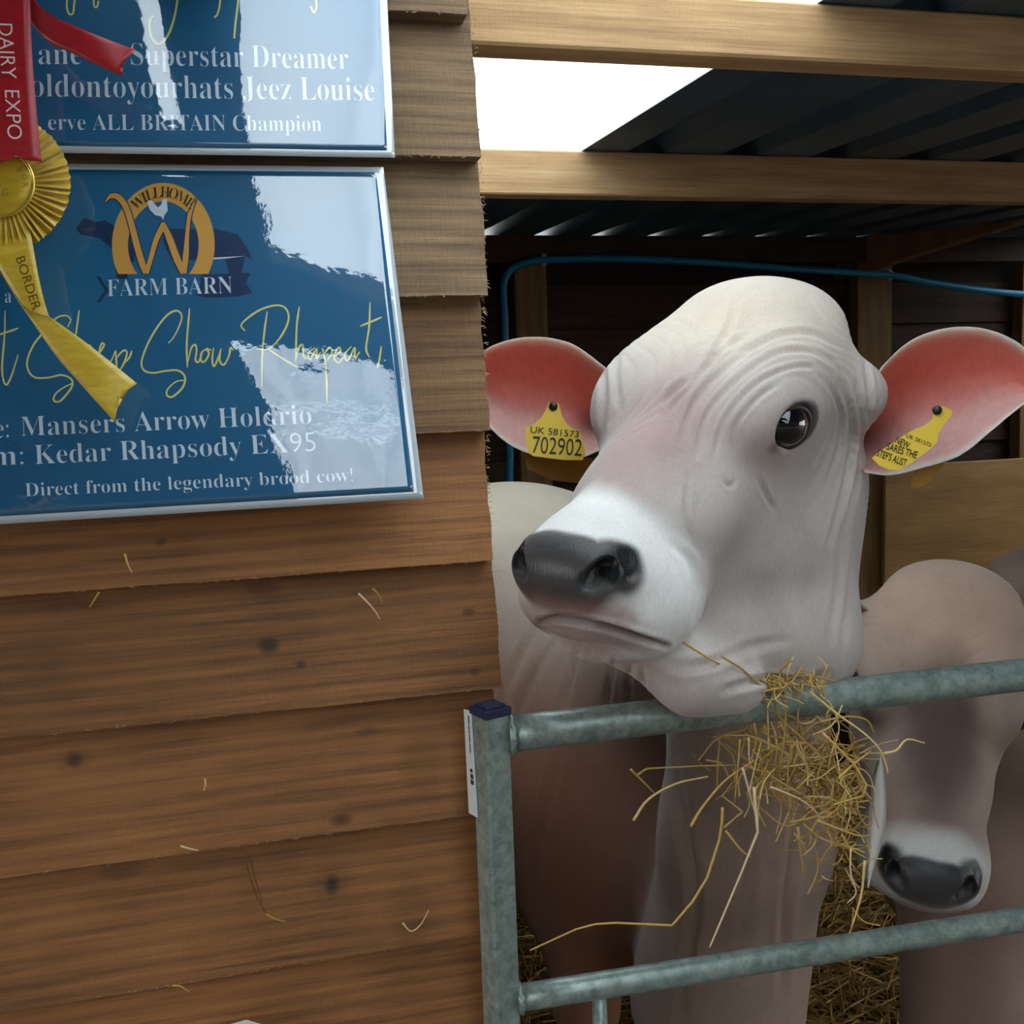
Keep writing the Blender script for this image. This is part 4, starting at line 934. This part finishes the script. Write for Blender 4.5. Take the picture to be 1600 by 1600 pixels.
# horseshoe, W and cockerel of the logo
m = MB(); cx, cy = 254.6, 372.0; N_ = 60; ring = []
for i in range(N_+1):
    t = i/N_; ao = lerp(math.asin(43/89), -math.pi-math.asin(43/89), t); ai = lerp(math.asin(43/63), -math.pi-math.asin(43/63), t)
    ring += [SL.px(cx+80*math.cos(ao), cy+89*math.sin(ao), 0.0004), SL.px(cx+55*math.cos(ai), cy+63*math.sin(ai), 0.0004)]
m.add(ring, [(2*i, 2*i+1, 2*i+3, 2*i+2) for i in range(N_)]); m.build('logo_ring', M_GOLD, sl_, fix=False)
wst = [([c6(*p) for p in ((190, 148), (215, 124), (250, 128), (285, 170), (310, 240), (335, 330), (360, 410), (377, 456))], (1, 6, 9, 9, 9, 10, 10, 7)), ([c6(*p) for p in ((378, 456), (398, 400), (425, 310), (462, 240))], (9, 7, 8, 9)), ([c6(*p) for p in ((455, 238), (485, 300), (520, 390), (550, 456))], (7, 10, 11, 8)), ([c6(*p) for p in ((552, 456), (562, 380), (568, 290), (580, 200), (612, 130))], (9, 9, 6, 6, 1))]
m = MB(); [SL.stroke(m, p, tuple(w_+3.2 for w_ in w), 0.00055) for p, w in wst]; m.build('logo_outline', M_NAVY, sl_, fix=False)
m = MB(); [SL.stroke(m, p, w, 0.0007) for p, w in wst]; m.build('logo_letter', M_GOLD, sl_, fix=False)
m = MB(); SL.poly(m, [c6(*p) for p in ((383, 150), (400, 138), (412, 150), (432, 172), (448, 160), (455, 138), (474, 136), (478, 185), (462, 205), (458, 226), (448, 210), (420, 204), (395, 180))], 0.0007); m.build('logo_bird', M_WTXT, sl_, fix=False)
m = MB(); word = 'WILLHOME'; adv = [0.96, 0.40, 0.66, 0.66, 0.76, 0.76, 0.92, 0.66]; tot = sum(adv); acc = 0
for ch, ad_ in zip(word, adv):
    th = math.radians(lerp(-133, -47, (acc+ad_/2)/tot)); acc += ad_; V, Fc = text_mesh(serif(ch), -0.012); xm = (V[:, 0].min()+V[:, 0].max())/2; k_ = 15.0/CAPH
    tang = np.array([-math.sin(th), math.cos(th)]); rad_ = np.array([math.cos(th), math.sin(th)]); b0 = np.array([cx, cy])+np.array([rad_[0]*60.5, rad_[1]*68.5])
    m.add([SL.px(*(b0+tang*(x-xm)*k_*0.92+rad_*y*k_), 0.0009) for x, y in V], Fc)
m.build('logo_lettering', M_INK, sl_, fix=False)
m = MB()
S4 = [[(30, 250), (27, 400), (15, 560), (22, 645), (42, 672), (72, 610), (105, 500)], [(-25, 392), (40, 372), (105, 350)],
      [(385, 345), (402, 305), (375, 281), (320, 295), (262, 360), (195, 440), (158, 530), (165, 595), (205, 632), (280, 632), (350, 618), (405, 640), (412, 680), (385, 725), (340, 772), (308, 765), (318, 728), (365, 690), (410, 668)],
      [(450, 252), (440, 330), (428, 420), (425, 500)], [(440, 500), (480, 520), (520, 470), (505, 450), (490, 500), (515, 545), (560, 500), (592, 450), (578, 440), (565, 500), (590, 575), (630, 540), (658, 478)], [(658, 478), (662, 560), (652, 640), (648, 700)], [(655, 530), (700, 480), (722, 492), (705, 550), (675, 605)], [(705, 550), (735, 520), (750, 480)],
      [(955, 438), (985, 405), (1022, 330), (1030, 280), (1000, 256), (950, 280), (895, 345), (840, 440), (805, 540), (818, 592), (870, 608), (940, 597), (1010, 595), (1050, 630), (1040, 690), (985, 745), (952, 742), (952, 705), (1000, 660), (1048, 652)],
      [(1075, 242), (1068, 330), (1060, 450), (1064, 578)], [(1064, 560), (1085, 470), (1108, 448), (1116, 480), (1110, 535), (1128, 545), (1150, 490)], [(1178, 470), (1146, 490), (1140, 535), (1160, 545), (1186, 500), (1172, 470), (1200, 480)], [(1212, 465), (1205, 530), (1215, 572), (1240, 520), (1254, 470)], [(1254, 470), (1248, 540), (1272, 562), (1300, 510), (1308, 465), (1325, 480)]]
S6 = [[(915, 978), (914, 860), (924, 730), (938, 628)], [(888, 800), (945, 800), (1002, 742), (1036, 668), (1026, 618), (985, 600), (915, 616), (855, 652), (818, 690), (836, 716)], [(940, 800), (1005, 842), (1076, 886)], [(1086, 606), (1074, 700), (1070, 860)], [(1070, 850), (1085, 795), (1102, 782), (1106, 830), (1122, 848)], [(1158, 795), (1128, 822), (1138, 850), (1166, 800), (1166, 848), (1185, 815)], [(1192, 798), (1206, 860), (1213, 960), (1215, 1062)], [(1202, 825), (1225, 795), (1238, 815), (1216, 856)], [(1246, 840), (1276, 812), (1266, 795), (1246, 838), (1266, 866), (1292, 838)], [(1326, 790), (1296, 828), (1310, 856), (1342, 796), (1342, 846), (1365, 815)], [(1412, 588), (1408, 700), (1394, 800), (1410, 842)], [(1366, 697), (1410, 680), (1466, 656)], [(1464, 790), (1456, 850), (1446, 892)]]
for grp in ([[c4(*q) for q in p] for p in S4[:2]], [[c4(*q) for q in p] for p in S4[2:8]], [[c4(*q) for q in p] for p in S4[8:]], [[c6(*q) for q in p] for p in S6]):
    m = MB(); [SL.stroke(m, p, (1.6, 3.1, 2.6, 3.2, 1.8)) for p in grp]; m.build('script_lettering', M_CREAM, sl_, fix=False)
# white card tip at the foot of the picture
m = MB(); cq = [at_y(x, y, -0.008) for x, y in ((384, 1594), (470, 1618), (440, 1700), (290, 1700), (300, 1618))]; nn = np.array([0, -1, 0.0]); m.add(cq+[p-nn*0.0008 for p in cq], [(0, 1, 2, 3, 4), (9, 8, 7, 6, 5)]+[(i, (i+1) % 5, 5+(i+1) % 5, 5+i) for i in range(5)]); tag(m.build('card', plain('white_card', srgb(224, 226, 220), 0.5)), 'white card corner low on the board wall at the bottom edge', 'card')

# ================================================================== rosettes and ribbons
def satin(name, c, c2, metal=0.0, rough=0.32):
    t = NT(name); co = t.obj(); t.l(t.ramp(t.noise(t.mapping(co, (60, 60, 240)), 1, 3), [(0.35, c), (0.65, c2)]), t.p.inputs['Base Color']); t.set(Roughness=rough, Sheen_Weight=0.3, Specular_IOR_Level=0.6, Metallic=metal); return t.m
M_YEL = satin('yellow_satin', srgb(206, 168, 36), srgb(222, 190, 60)); M_RED = satin('red_satin', srgb(160, 8, 22), srgb(182, 14, 30)); M_FOIL = plain('gold_foil', srgb(222, 196, 96), 0.25, Metallic=0.7); M_FOILD = plain('dull_gold_foil', srgb(120, 96, 30), 0.35, Metallic=0.5)
M_WFOIL = plain('white_foil_print', srgb(238, 222, 214), 0.4)
def px_on(px, py, Y): return at_y(px, py, Y)
def strip(name, Lp, Rp, Y0, Y1, mat, parent, notch=None, wav=0.004, th=0.0006, ph=0.0, nu=6, bow=0.0):
    L = spline(Lp, 8); Rr_ = spline(Rp, 8); n = 40
    def res(P):
        q = np.r_[0, np.cumsum(np.linalg.norm(np.diff(P, axis=0), axis=1))]; t = np.linspace(0, q[-1], n); return np.stack([np.interp(t, q, P[:, i]) for i in range(2)], 1)
    L = res(L); Rr_ = res(Rr_); V = []; Fc = []
    for k in (0, 1):
        for i in range(n):
            t = i/(n-1)
            for j in range(nu+1):
                u = j/nu; p = lerp(L[i], Rr_[i], u)
                if notch is not None and i == n-1:
                    w = 1-abs(2*u-1); p = lerp(p, np.array(notch, float), w)
                Y = lerp(Y0, Y1, t)+wav*math.sin(t*5+ph+u*1.5)+bow*(1-(2*u-1)**2)+k*th; V.append(px_on(p[0], p[1], Y))
    N = n*(nu+1); g = lambda i, j: i*(nu+1)+j
    for i in range(n-1):
        for j in range(nu):
            f = (g(i, j), g(i+1, j), g(i+1, j+1), g(i, j+1)); Fc.append(f); Fc.append(tuple(q+N for q in f[::-1]))
        for j in (0, nu): Fc.append((g(i, j), N+g(i, j), N+g(i+1, j), g(i+1, j)))
    for j in range(nu):
        for i in (0, n-1): Fc.append((g(i, j), g(i, j+1), N+g(i, j+1), N+g(i, j)))
    m = MB(); m.add(V, Fc); return m.build(name, mat, parent, True)
def pleats(cx, cy, R0, R1, Y, mat, parent, n=52):
    V = []; Fc = []; nr = 9
    for k in (0, 1):
        for i in range(4*n):
            a = 2*math.pi*i/(4*n); ph = (0, 0.75, 1, 0.2)[i % 4]
            for j in range(nr):
                t = j/(nr-1); r = lerp(R0, R1, t)*(1+0.012*math.sin(i*1.7)*t); zz = Y-0.0015-0.006*ph*min(1, t*2.2)+0.006*t*t+k*0.0006; aa = a+0.02*math.sin(i*0.9)*t
                V.append(px_on(cx+r*math.cos(aa), cy+r*math.sin(aa), zz))
    N = 4*n*nr; g = lambda i, j: (i % (4*n))*nr+j
    for i in range(4*n):
        for j in range(nr-1):
            f = (g(i, j), g(i+1, j), g(i+1, j+1), g(i, j+1)); Fc.append(f); Fc.append(tuple(q+N for q in f[::-1]))
        for j in (0, nr-1): Fc.append((g(i, j), g(i+1, j), N+g(i+1, j), N+g(i, j)))
    m = MB(); m.add(V, Fc); return m.build('pleated_ruffle', mat, parent)
def disc(cx, cy, R, Y, mat, rim, parent):
    V = [px_on(cx, cy, Y-0.0025)]; Fc = []; n = 64
    for q, (r, dz) in enumerate(((R*0.5, -0.0024), (R*0.86, -0.0018), (R, -0.0005), (R, 0.003))):
        for i in range(n): a = 2*math.pi*i/n; V.append(px_on(cx+r*math.cos(a), cy+r*math.sin(a), Y+dz))
    Fc += [(0, 1+i, 1+(i+1) % n) for i in range(n)]
    for q in range(3):
        for i in range(n): Fc.append((1+q*n+i, 1+(q+1)*n+i, 1+(q+1)*n+(i+1) % n, 1+q*n+(i+1) % n))
    m = MB(); m.add(V, Fc); o = m.build('centre_disc', mat, parent, True)
    m = MB(); m.tube([px_on(cx+R*0.97*math.cos(a), cy+R*0.97*math.sin(a), Y-0.0012) for a in np.linspace(0, 2*math.pi, 65)], 0.0014, 8, False); m.build('disc_rim', rim, o, True); return o
YR = -0.062
ro_ = thing('rosette', 'yellow pleated prize rosette with a gold centre and a forked tail', 'rosette', px_on(5, 287, YR))
pleats(4, 287, 44, 106, YR, M_YEL, ro_); dd = disc(2, 287, 52, YR-0.006, satin('gold_disc', srgb(196, 158, 20), srgb(212, 176, 38), 0.25, 0.28), M_FOIL, ro_)
m = MB(); V, Fc = text_mesh('BORDER', 0.0)
for ch, deg in zip('BOR', (-44, -24, -4)):
    V, Fc = text_mesh(ch, 0.0); th = math.radians(deg); rad_ = np.array([math.cos(th), math.sin(th)]); tang = np.array([-math.sin(th), math.cos(th)]); b0 = np.array([2, 287])+rad_*33
    m.add([px_on(*(b0+tang*x*13+rad_*y*13), YR-0.0096) for x, y in V], Fc)
V, Fc = text_mesh('G', 0.0); m.add([px_on(3+x*15, 305-y*15, YR-0.0096) for x, y in V], Fc)
m.build('disc_lettering', M_FOIL, dd, fix=False)
t1 = strip('ribbon_tail', [(-22, 330), (-16, 385), (2, 425), (37, 478), (66, 492)], [(42, 332), (50, 375), (60, 430), (69, 470), (77, 496)], YR-0.004, YR-0.006, M_YEL, ro_, wav=0.002)
strip('ribbon_tail', [(-14, 402), (20, 458), (56, 511), (88, 557), (124, 598), (157, 635), (180, 660)], [(8, 424), (40, 472), (76, 494), (105, 514), (138, 538), (176, 568), (214, 599)], YR-0.003, YR-0.010, M_YEL, ro_, notch=(180, 612), wav=0.003)
m = MB(); V, Fc = text_mesh('BORDER', 0.004); xm = V[:, 0].max(); d_ = np.array([30., 92.]); d_ /= np.linalg.norm(d_); u_ = np.array([d_[1], -d_[0]])
m.add([px_on(*(np.array([24., 402.])+d_*x/xm*88+u_*y/CAPS*14), YR-0.0115) for x, y in V], Fc); m.build('tail_lettering', M_FOILD, t1, fix=False)
rr_ = thing('rosette', 'red prize rosette with a white lettered tail hanging over the upper sign', 'rosette', px_on(0, 0, YR))
pleats(2, -150, 44, 106, YR-0.01, M_RED, rr_); disc(2, -150, 50, YR-0.017, M_RED, M_FOIL, rr_)
rt = strip('ribbon_tail', [(-40, -120), (-38, -40), (-36, 60), (-34, 160), (-30, 262)], [(40, -120), (46, -30), (49, 60), (56, 160), (65, 253)], YR-0.014, YR-0.018, M_RED, rr_, notch=(26, 243), wav=0.0015)
strip('ribbon_tail', [(-20, -60), (30, 10), (70, 62), (115, 84), (160, 106), (191, 119)], [(30, -70), (52, -6), (78, 22), (125, 44), (172, 63), (212, 78)], YR-0.010, YR-0.022, M_RED, rr_, notch=(186, 96), wav=0.004)
m = MB()
for word, y0, y1, xb0, xb1 in (('DAIRY', 34, 122, -4, 3), ('EXPO', 138, 217, 7, 12)):
    V, Fc = text_mesh(word, -0.006); xm = V[:, 0].max(); m.add([px_on(lerp(xb0, xb1, x/xm)+y/CAPS*23, lerp(y0, y1, x/xm)+y*1.0, YR-0.0215) for x, y in V], Fc)
m.build('tail_lettering', M_WFOIL, rt, fix=False)

# ================================================================== ear tags of the pale heifer
M_TAG = plain('yellow_tag_plastic', srgb(226, 190, 62), 0.4); M_TAGB = plain('brownish_yellow_tag_plastic', srgb(170, 122, 24), 0.45); M_TINK = plain('black_tag_ink', (0.015, 0.013, 0.01, 1), 0.5)  # rear tag halves use a browner, darker yellow
def plate(name, poly, d, mat, parent, th=0.0014, d2=None):
    n = len(poly); V = []
    ys = [p[1] for p in poly]; y0, y1 = min(ys), max(ys); d2 = d if d2 is None else d2
    for k in (0, 1): V += [C(x, y, lerp(d, d2, (y-y0)/(y1-y0))+k*th) for x, y in poly]
    m = MB(); m.add(V, [tuple(range(n)), tuple(range(2*n-1, n-1, -1))]+[(i, (i+1) % n, n+(i+1) % n, n+i) for i in range(n)]); return m.build(name, mat, parent)
def ptext(m, body, p0, p1, cap, d, lean=0.0, squeeze=None, off=0.0):
    V, Fc = text_mesh(body, off); x0, x1 = V[:, 0].min(), V[:, 0].max(); p0 = np.array(p0, float); p1 = np.array(p1, float); e = (p1-p0)/np.linalg.norm(p1-p0); up = np.array([e[1], -e[0]])+e*lean
    m.add([C(*(lerp(p0, p1, (x-x0)/(x1-x0))+up*y*cap/CAPS), d) for x, y in V], Fc)
def cd(p): return [(750+x/5.714, 500+y/5.714) for x, y in p]
DL = 1.158
tg = plate('ear_tag', cd([(590, 800), (610, 745), (655, 728), (700, 745), (718, 800), (735, 870), (790, 945), (890, 1000), (925, 1085), (940, 1200), (915, 1250), (780, 1250), (620, 1232), (470, 1215), (430, 1180), (412, 1080), (405, 960), (470, 935), (540, 880)]), DL, M_TAG, cow); tag(tg, 'yellow ear tag numbered 702902')
m = MB(); ptext(m, '702902', cd([(465, 1185)])[0], cd([(905, 1215)])[0], 26, DL-0.0006, off=-0.004); ptext(m, 'UK 581573', cd([(450, 1005)])[0], cd([(880, 1050)])[0], 10, DL-0.0006); m.build('tag_lettering', M_TINK, tg, fix=False)
m = MB(); c_ = cd([(655, 768)])[0]; m.tube([C(*c_, DL+0.012), C(*c_, DL-0.0025)], 0.0050, 16); m.build('tag_stud', plain('dark_tag_stud', srgb(36, 34, 30), 0.4), tg, True)
plate('ear_tag_back', cd([(400, 1195), (1010, 1235), (990, 1400), (900, 1460), (640, 1430), (420, 1330)]), 1.235, M_TAGB, cow)
ce = lambda p: [(1330+x/5.518, 490+y/5.518) for x, y in p]
DR = 0.998
tg2 = plate('ear_tag', ce([(705, 850), (740, 795), (800, 800), (870, 840), (860, 880), (790, 970), (750, 1040), (740, 1110), (690, 1160), (600, 1230), (500, 1300), (410, 1350), (330, 1345), (240, 1310), (178, 1245), (240, 1190), (340, 1130), (430, 1065), (520, 1010), (640, 960), (700, 910)]), DR, M_TAG, cow); tag(tg2, 'yellow ear tag seen edge on with smudged black print')
m = MB(); ptext(m, 'UK 581573', ce([(470, 1062)])[0], ce([(680, 1150)])[0], 6, DR-0.0006); ptext(m, 'NEW', ce([(375, 1110)])[0], ce([(490, 1165)])[0], 10, DR-0.0006, off=0.012); ptext(m, 'SARES THE', ce([(300, 1170)])[0], ce([(560, 1250)])[0], 11, DR-0.0006, off=0.012); ptext(m, 'STEF\'S AUST', ce([(215, 1225)])[0], ce([(465, 1318)])[0], 11, DR-0.0006, off=0.012); m.build('tag_lettering', M_TINK, tg2, fix=False)
m = MB(); c_ = ce([(742, 832)])[0]; m.tube([C(*c_, DR+0.03), C(*c_, DR-0.0025)], 0.0045, 14); m.build('tag_stud', bpy.data.materials['dark_tag_stud'], tg2, True)
plate('ear_tag_back', ce([(560, 1300), (800, 1285), (780, 1330), (660, 1465), (560, 1510), (510, 1480)]), 1.06, M_TAGB, cow)
plate('ear_tag', [(1336, 1012), (1358, 1018), (1356, 1052), (1332, 1050)], 1.49, M_TAG, calf)

# ================================================================== hay
M_HAY = [plain('dry_hay_%s' % n, srgb(*c), 0.7) for n, c in (('gold', (196, 158, 84)), ('straw', (214, 184, 120)), ('green', (172, 138, 70)), ('pale', (224, 196, 160)))]
ht = thing('hay_tuft', 'tangled tuft of dry hay caught on the top rail under the chin', 'hay', C(1240, 1100, 0.96))
def stalk(name, pts, d0, d1, w, mat, parent, n=6, kink=False):
    pts = [np.array(p, float) for p in pts]; P = [C(p[0], p[1], lerp(d0, d1, i/(len(pts)-1))) for i, p in enumerate(pts)]; L = spline(P, n) if len(P) > 2 and not kink else np.concatenate([[lerp(P[i], P[i+1], t) for t in np.linspace(0, 0.96, 5)] for i in range(len(P)-1)]+[[P[-1]]])
    r_ = w*0.5*d0/F_PX; m = MB(); m.tube(L, np.linspace(r_, r_*0.55, len(L)), 6); return m.build(name, mat, parent, True)
g5 = lambda p: [(980+x/3.636, 1040+y/3.636) for x, y in p]
LONG = [[(1129, 1262), (1128, 1285), (1124, 1312), (1105, 1371), (1082, 1409), (1050, 1446), (962, 1442), (930, 1444), (900, 1452), (828, 1485)], [(1178, 1230), (1184, 1300), (1157, 1367), (1109, 1480)], g5([(950, 440), (915, 560), (920, 800), (920, 1000)]), g5([(60, 620), (110, 585), (400, 570), (620, 565)]), g5([(35, 880), (120, 760), (280, 670), (460, 630)]), g5([(360, 915), (430, 800), (560, 650), (720, 540)]),
        g5([(640, 420), (630, 560), (610, 780)]), g5([(690, 410), (695, 540), (720, 600)]), g5([(900, 200), (900, 330), (870, 600)]), g5([(830, 170), (850, 250), (890, 320), (1000, 420), (1130, 550)]), g5([(1040, 150), (1200, 280), (1340, 380), (1430, 470), (1470, 560), (1480, 610)]), g5([(1110, 380), (1290, 560), (1360, 680), (1340, 740), (1170, 790)]), g5([(1200, 640), (1290, 555), (1385, 485)]), g5([(655, 580), (700, 740), (745, 910)]),
        g5([(550, 920), (655, 830), (540, 740), (600, 660)]), g5([(970, 920), (1000, 1180)]), g5([(1350, 1110), (1330, 1300), (1275, 1490)]), g5([(1080, 880), (1290, 960), (1385, 965)]), g5([(1220, 960), (1270, 1040), (1360, 1095)]), g5([(820, 690), (1000, 770), (1110, 870)]), g5([(930, 890), (1060, 860), (1170, 800)]), g5([(1100, 320), (1250, 290), (1360, 310), (1400, 380)]), g5([(1460, 500), (1530, 480), (1590, 420), (1690, 440)]), g5([(20, 590), (80, 650), (150, 720)]), g5([(560, 940), (640, 1040), (700, 1090)]), g5([(1270, 1040), (1270, 1180), (1300, 1290), (1250, 1350)])]
for i, p in enumerate(LONG): stalk('hay_stalk', p, 0.955, 0.965+0.03*random.random(), random.uniform(3.2, 5.2), M_HAY[(i*7+i//3) % 4], ht, 6, i in (0, 1, 3, 11, 12, 13, 14))
ms = [MB() for _ in range(3)]
def rhay(m, cx, cy, sx, sy, d, Lmin, Lmax, w):
    x, y = random.gauss(cx, sx), random.gauss(cy, sy); a = random.uniform(0, 2*math.pi); L = random.uniform(Lmin, Lmax); k = random.gauss(0, 0.35); dd_ = d+random.uniform(-0.02, 0.03)
    P = [C(x-L/2*math.cos(a), y-L/2*math.sin(a), dd_), C(x+k*L*0.4*math.sin(a), y-k*L*0.4*math.cos(a), dd_+random.uniform(-0.01, 0.01)), C(x+L/2*math.cos(a), y+L/2*math.sin(a), dd_+random.uniform(-0.02, 0.02))]
    r_ = w*0.5*d/F_PX; m.tube(spline(P, 4), r_, 4, False)
for i in range(170): rhay(ms[i % 3], 1225, 1185, 42, 38, 1.01, 25, 95, 2.6)
for i in range(190): rhay(ms[i % 3], 1290, 1225, 26, 55, 1.03, 18, 75, 2.3)
for i in range(60): rhay(ms[i % 3], 1215, 1072, 38, 12, 0.955, 15, 60, 2.6)
for i in range(50): rhay(ms[i % 3], 1335, 1270, 16, 70, 1.05, 15, 60, 2.4)
for m, mt in zip(ms, (M_HAY[0], M_HAY[1], M_HAY[2])): tag(m.build('hay_mass', mt, ht, True, fix=False), kind='stuff')
# hay stems in her mouth
st1 = stalk('hay_stalk', [(1066, 1003), (1110, 1030), (1132, 1040), (1165, 1050), (1222, 1078)], 0.895, 0.945, 4.2, M_HAY[0], None); tag(st1, 'golden hay stem sticking out of the pale heifer mouth corner', 'hay')
st2 = stalk('hay_stalk', [(1128, 1026), (1160, 1046), (1190, 1072), (1216, 1076)], 0.905, 0.945, 4.0, M_HAY[2], None); tag(st2, 'greenish hay stem lying under the pale heifer jaw', 'hay')
# broad pale blade beside the calf muzzle
m = MB(); Lp = spline([C(1374, 1176, 1.10), C(1361, 1230, 1.10), C(1356, 1300, 1.105), C(1354, 1385, 1.11)], 8); Rp = spline([C(1377, 1178, 1.10), C(1384, 1235, 1.10), C(1382, 1300, 1.105), C(1357, 1386, 1.11)], 8); Mp = (Lp+Rp)/2-CAMR[2]*0.004; n = len(Lp); m.add(np.concatenate([Lp, Mp, Rp, Mp+CAMR[2]*0.0012]), [(i, i+1, n+i+1, n+i) for i in range(n-1)]+[(n+i, n+i+1, 2*n+i+1, 2*n+i) for i in range(n-1)]+[(i+1, i, 3*n+i, 3*n+i+1) for i in range(n-1)]+[(3*n+i+1, 3*n+i, 2*n+i, 2*n+i+1) for i in range(n-1)]); tag(m.build('dry_leaf', plain('dry_pale_leaf', srgb(214, 206, 198), 0.6), ht, True), 'broad pale dry leaf blade')
# stray stems stuck to the board wall
WALLHAY = [([(195, 865), (200, 882), (206, 895)], 'short hay stem stuck on the board just below the lower sign'), ([(155, 925), (147, 938), (140, 949)], 'hay stem poking out under the second board below the sign at the left'),
           ([(560, 927), (575, 942), (586, 955), (594, 968)], 'bent pale hay stem hanging from the board edge near the wall end'), ([(582, 919), (592, 930), (598, 943)], 'short curled hay stem beside the bent one near the wall end'), ([(320, 1217), (321, 1226), (318, 1236)], 'tiny hay stem stuck mid-way up the brown wall'),
           ([(384, 1322), (387, 1355), (399, 1395), (415, 1426)], 'long dark hay stem hanging from a board joint'), ([(392, 1332), (396, 1362), (410, 1410)], 'thin hay stem hanging parallel to the long dark one'), ([(416, 1428), (430, 1436), (446, 1440)], 'small flat hay stem at the foot of the long hanging stem'),
           ([(629, 1442), (642, 1455), (657, 1445), (670, 1422)], 'hooked pale hay stem on the lower boards near the gate post'), ([(270, 1540), (282, 1541), (296, 1550)], 'hay stem lying on the lowest visible board edge'), ([(282, 1322), (296, 1326), (310, 1329)], 'hay stem lodged along the board joint left of the hanging stem')]
for i, (p, lb) in enumerate(WALLHAY):
    P = [at_y(x, y, -0.0022-0.002*math.sin(k*2.0)**2) for k, (x, y) in enumerate(p)]; m = MB(); m.tube(spline(P, 5), np.linspace(0.0010, 0.0005, len(spline(P, 5))), 6); tag(m.build('hay_straw', M_HAY[(i*3+1) % 4] if i not in (5, 6) else plain('brown_hay', srgb(110, 70, 36), 0.8), None, True), lb, 'hay', 'stray hay stems on the board wall')
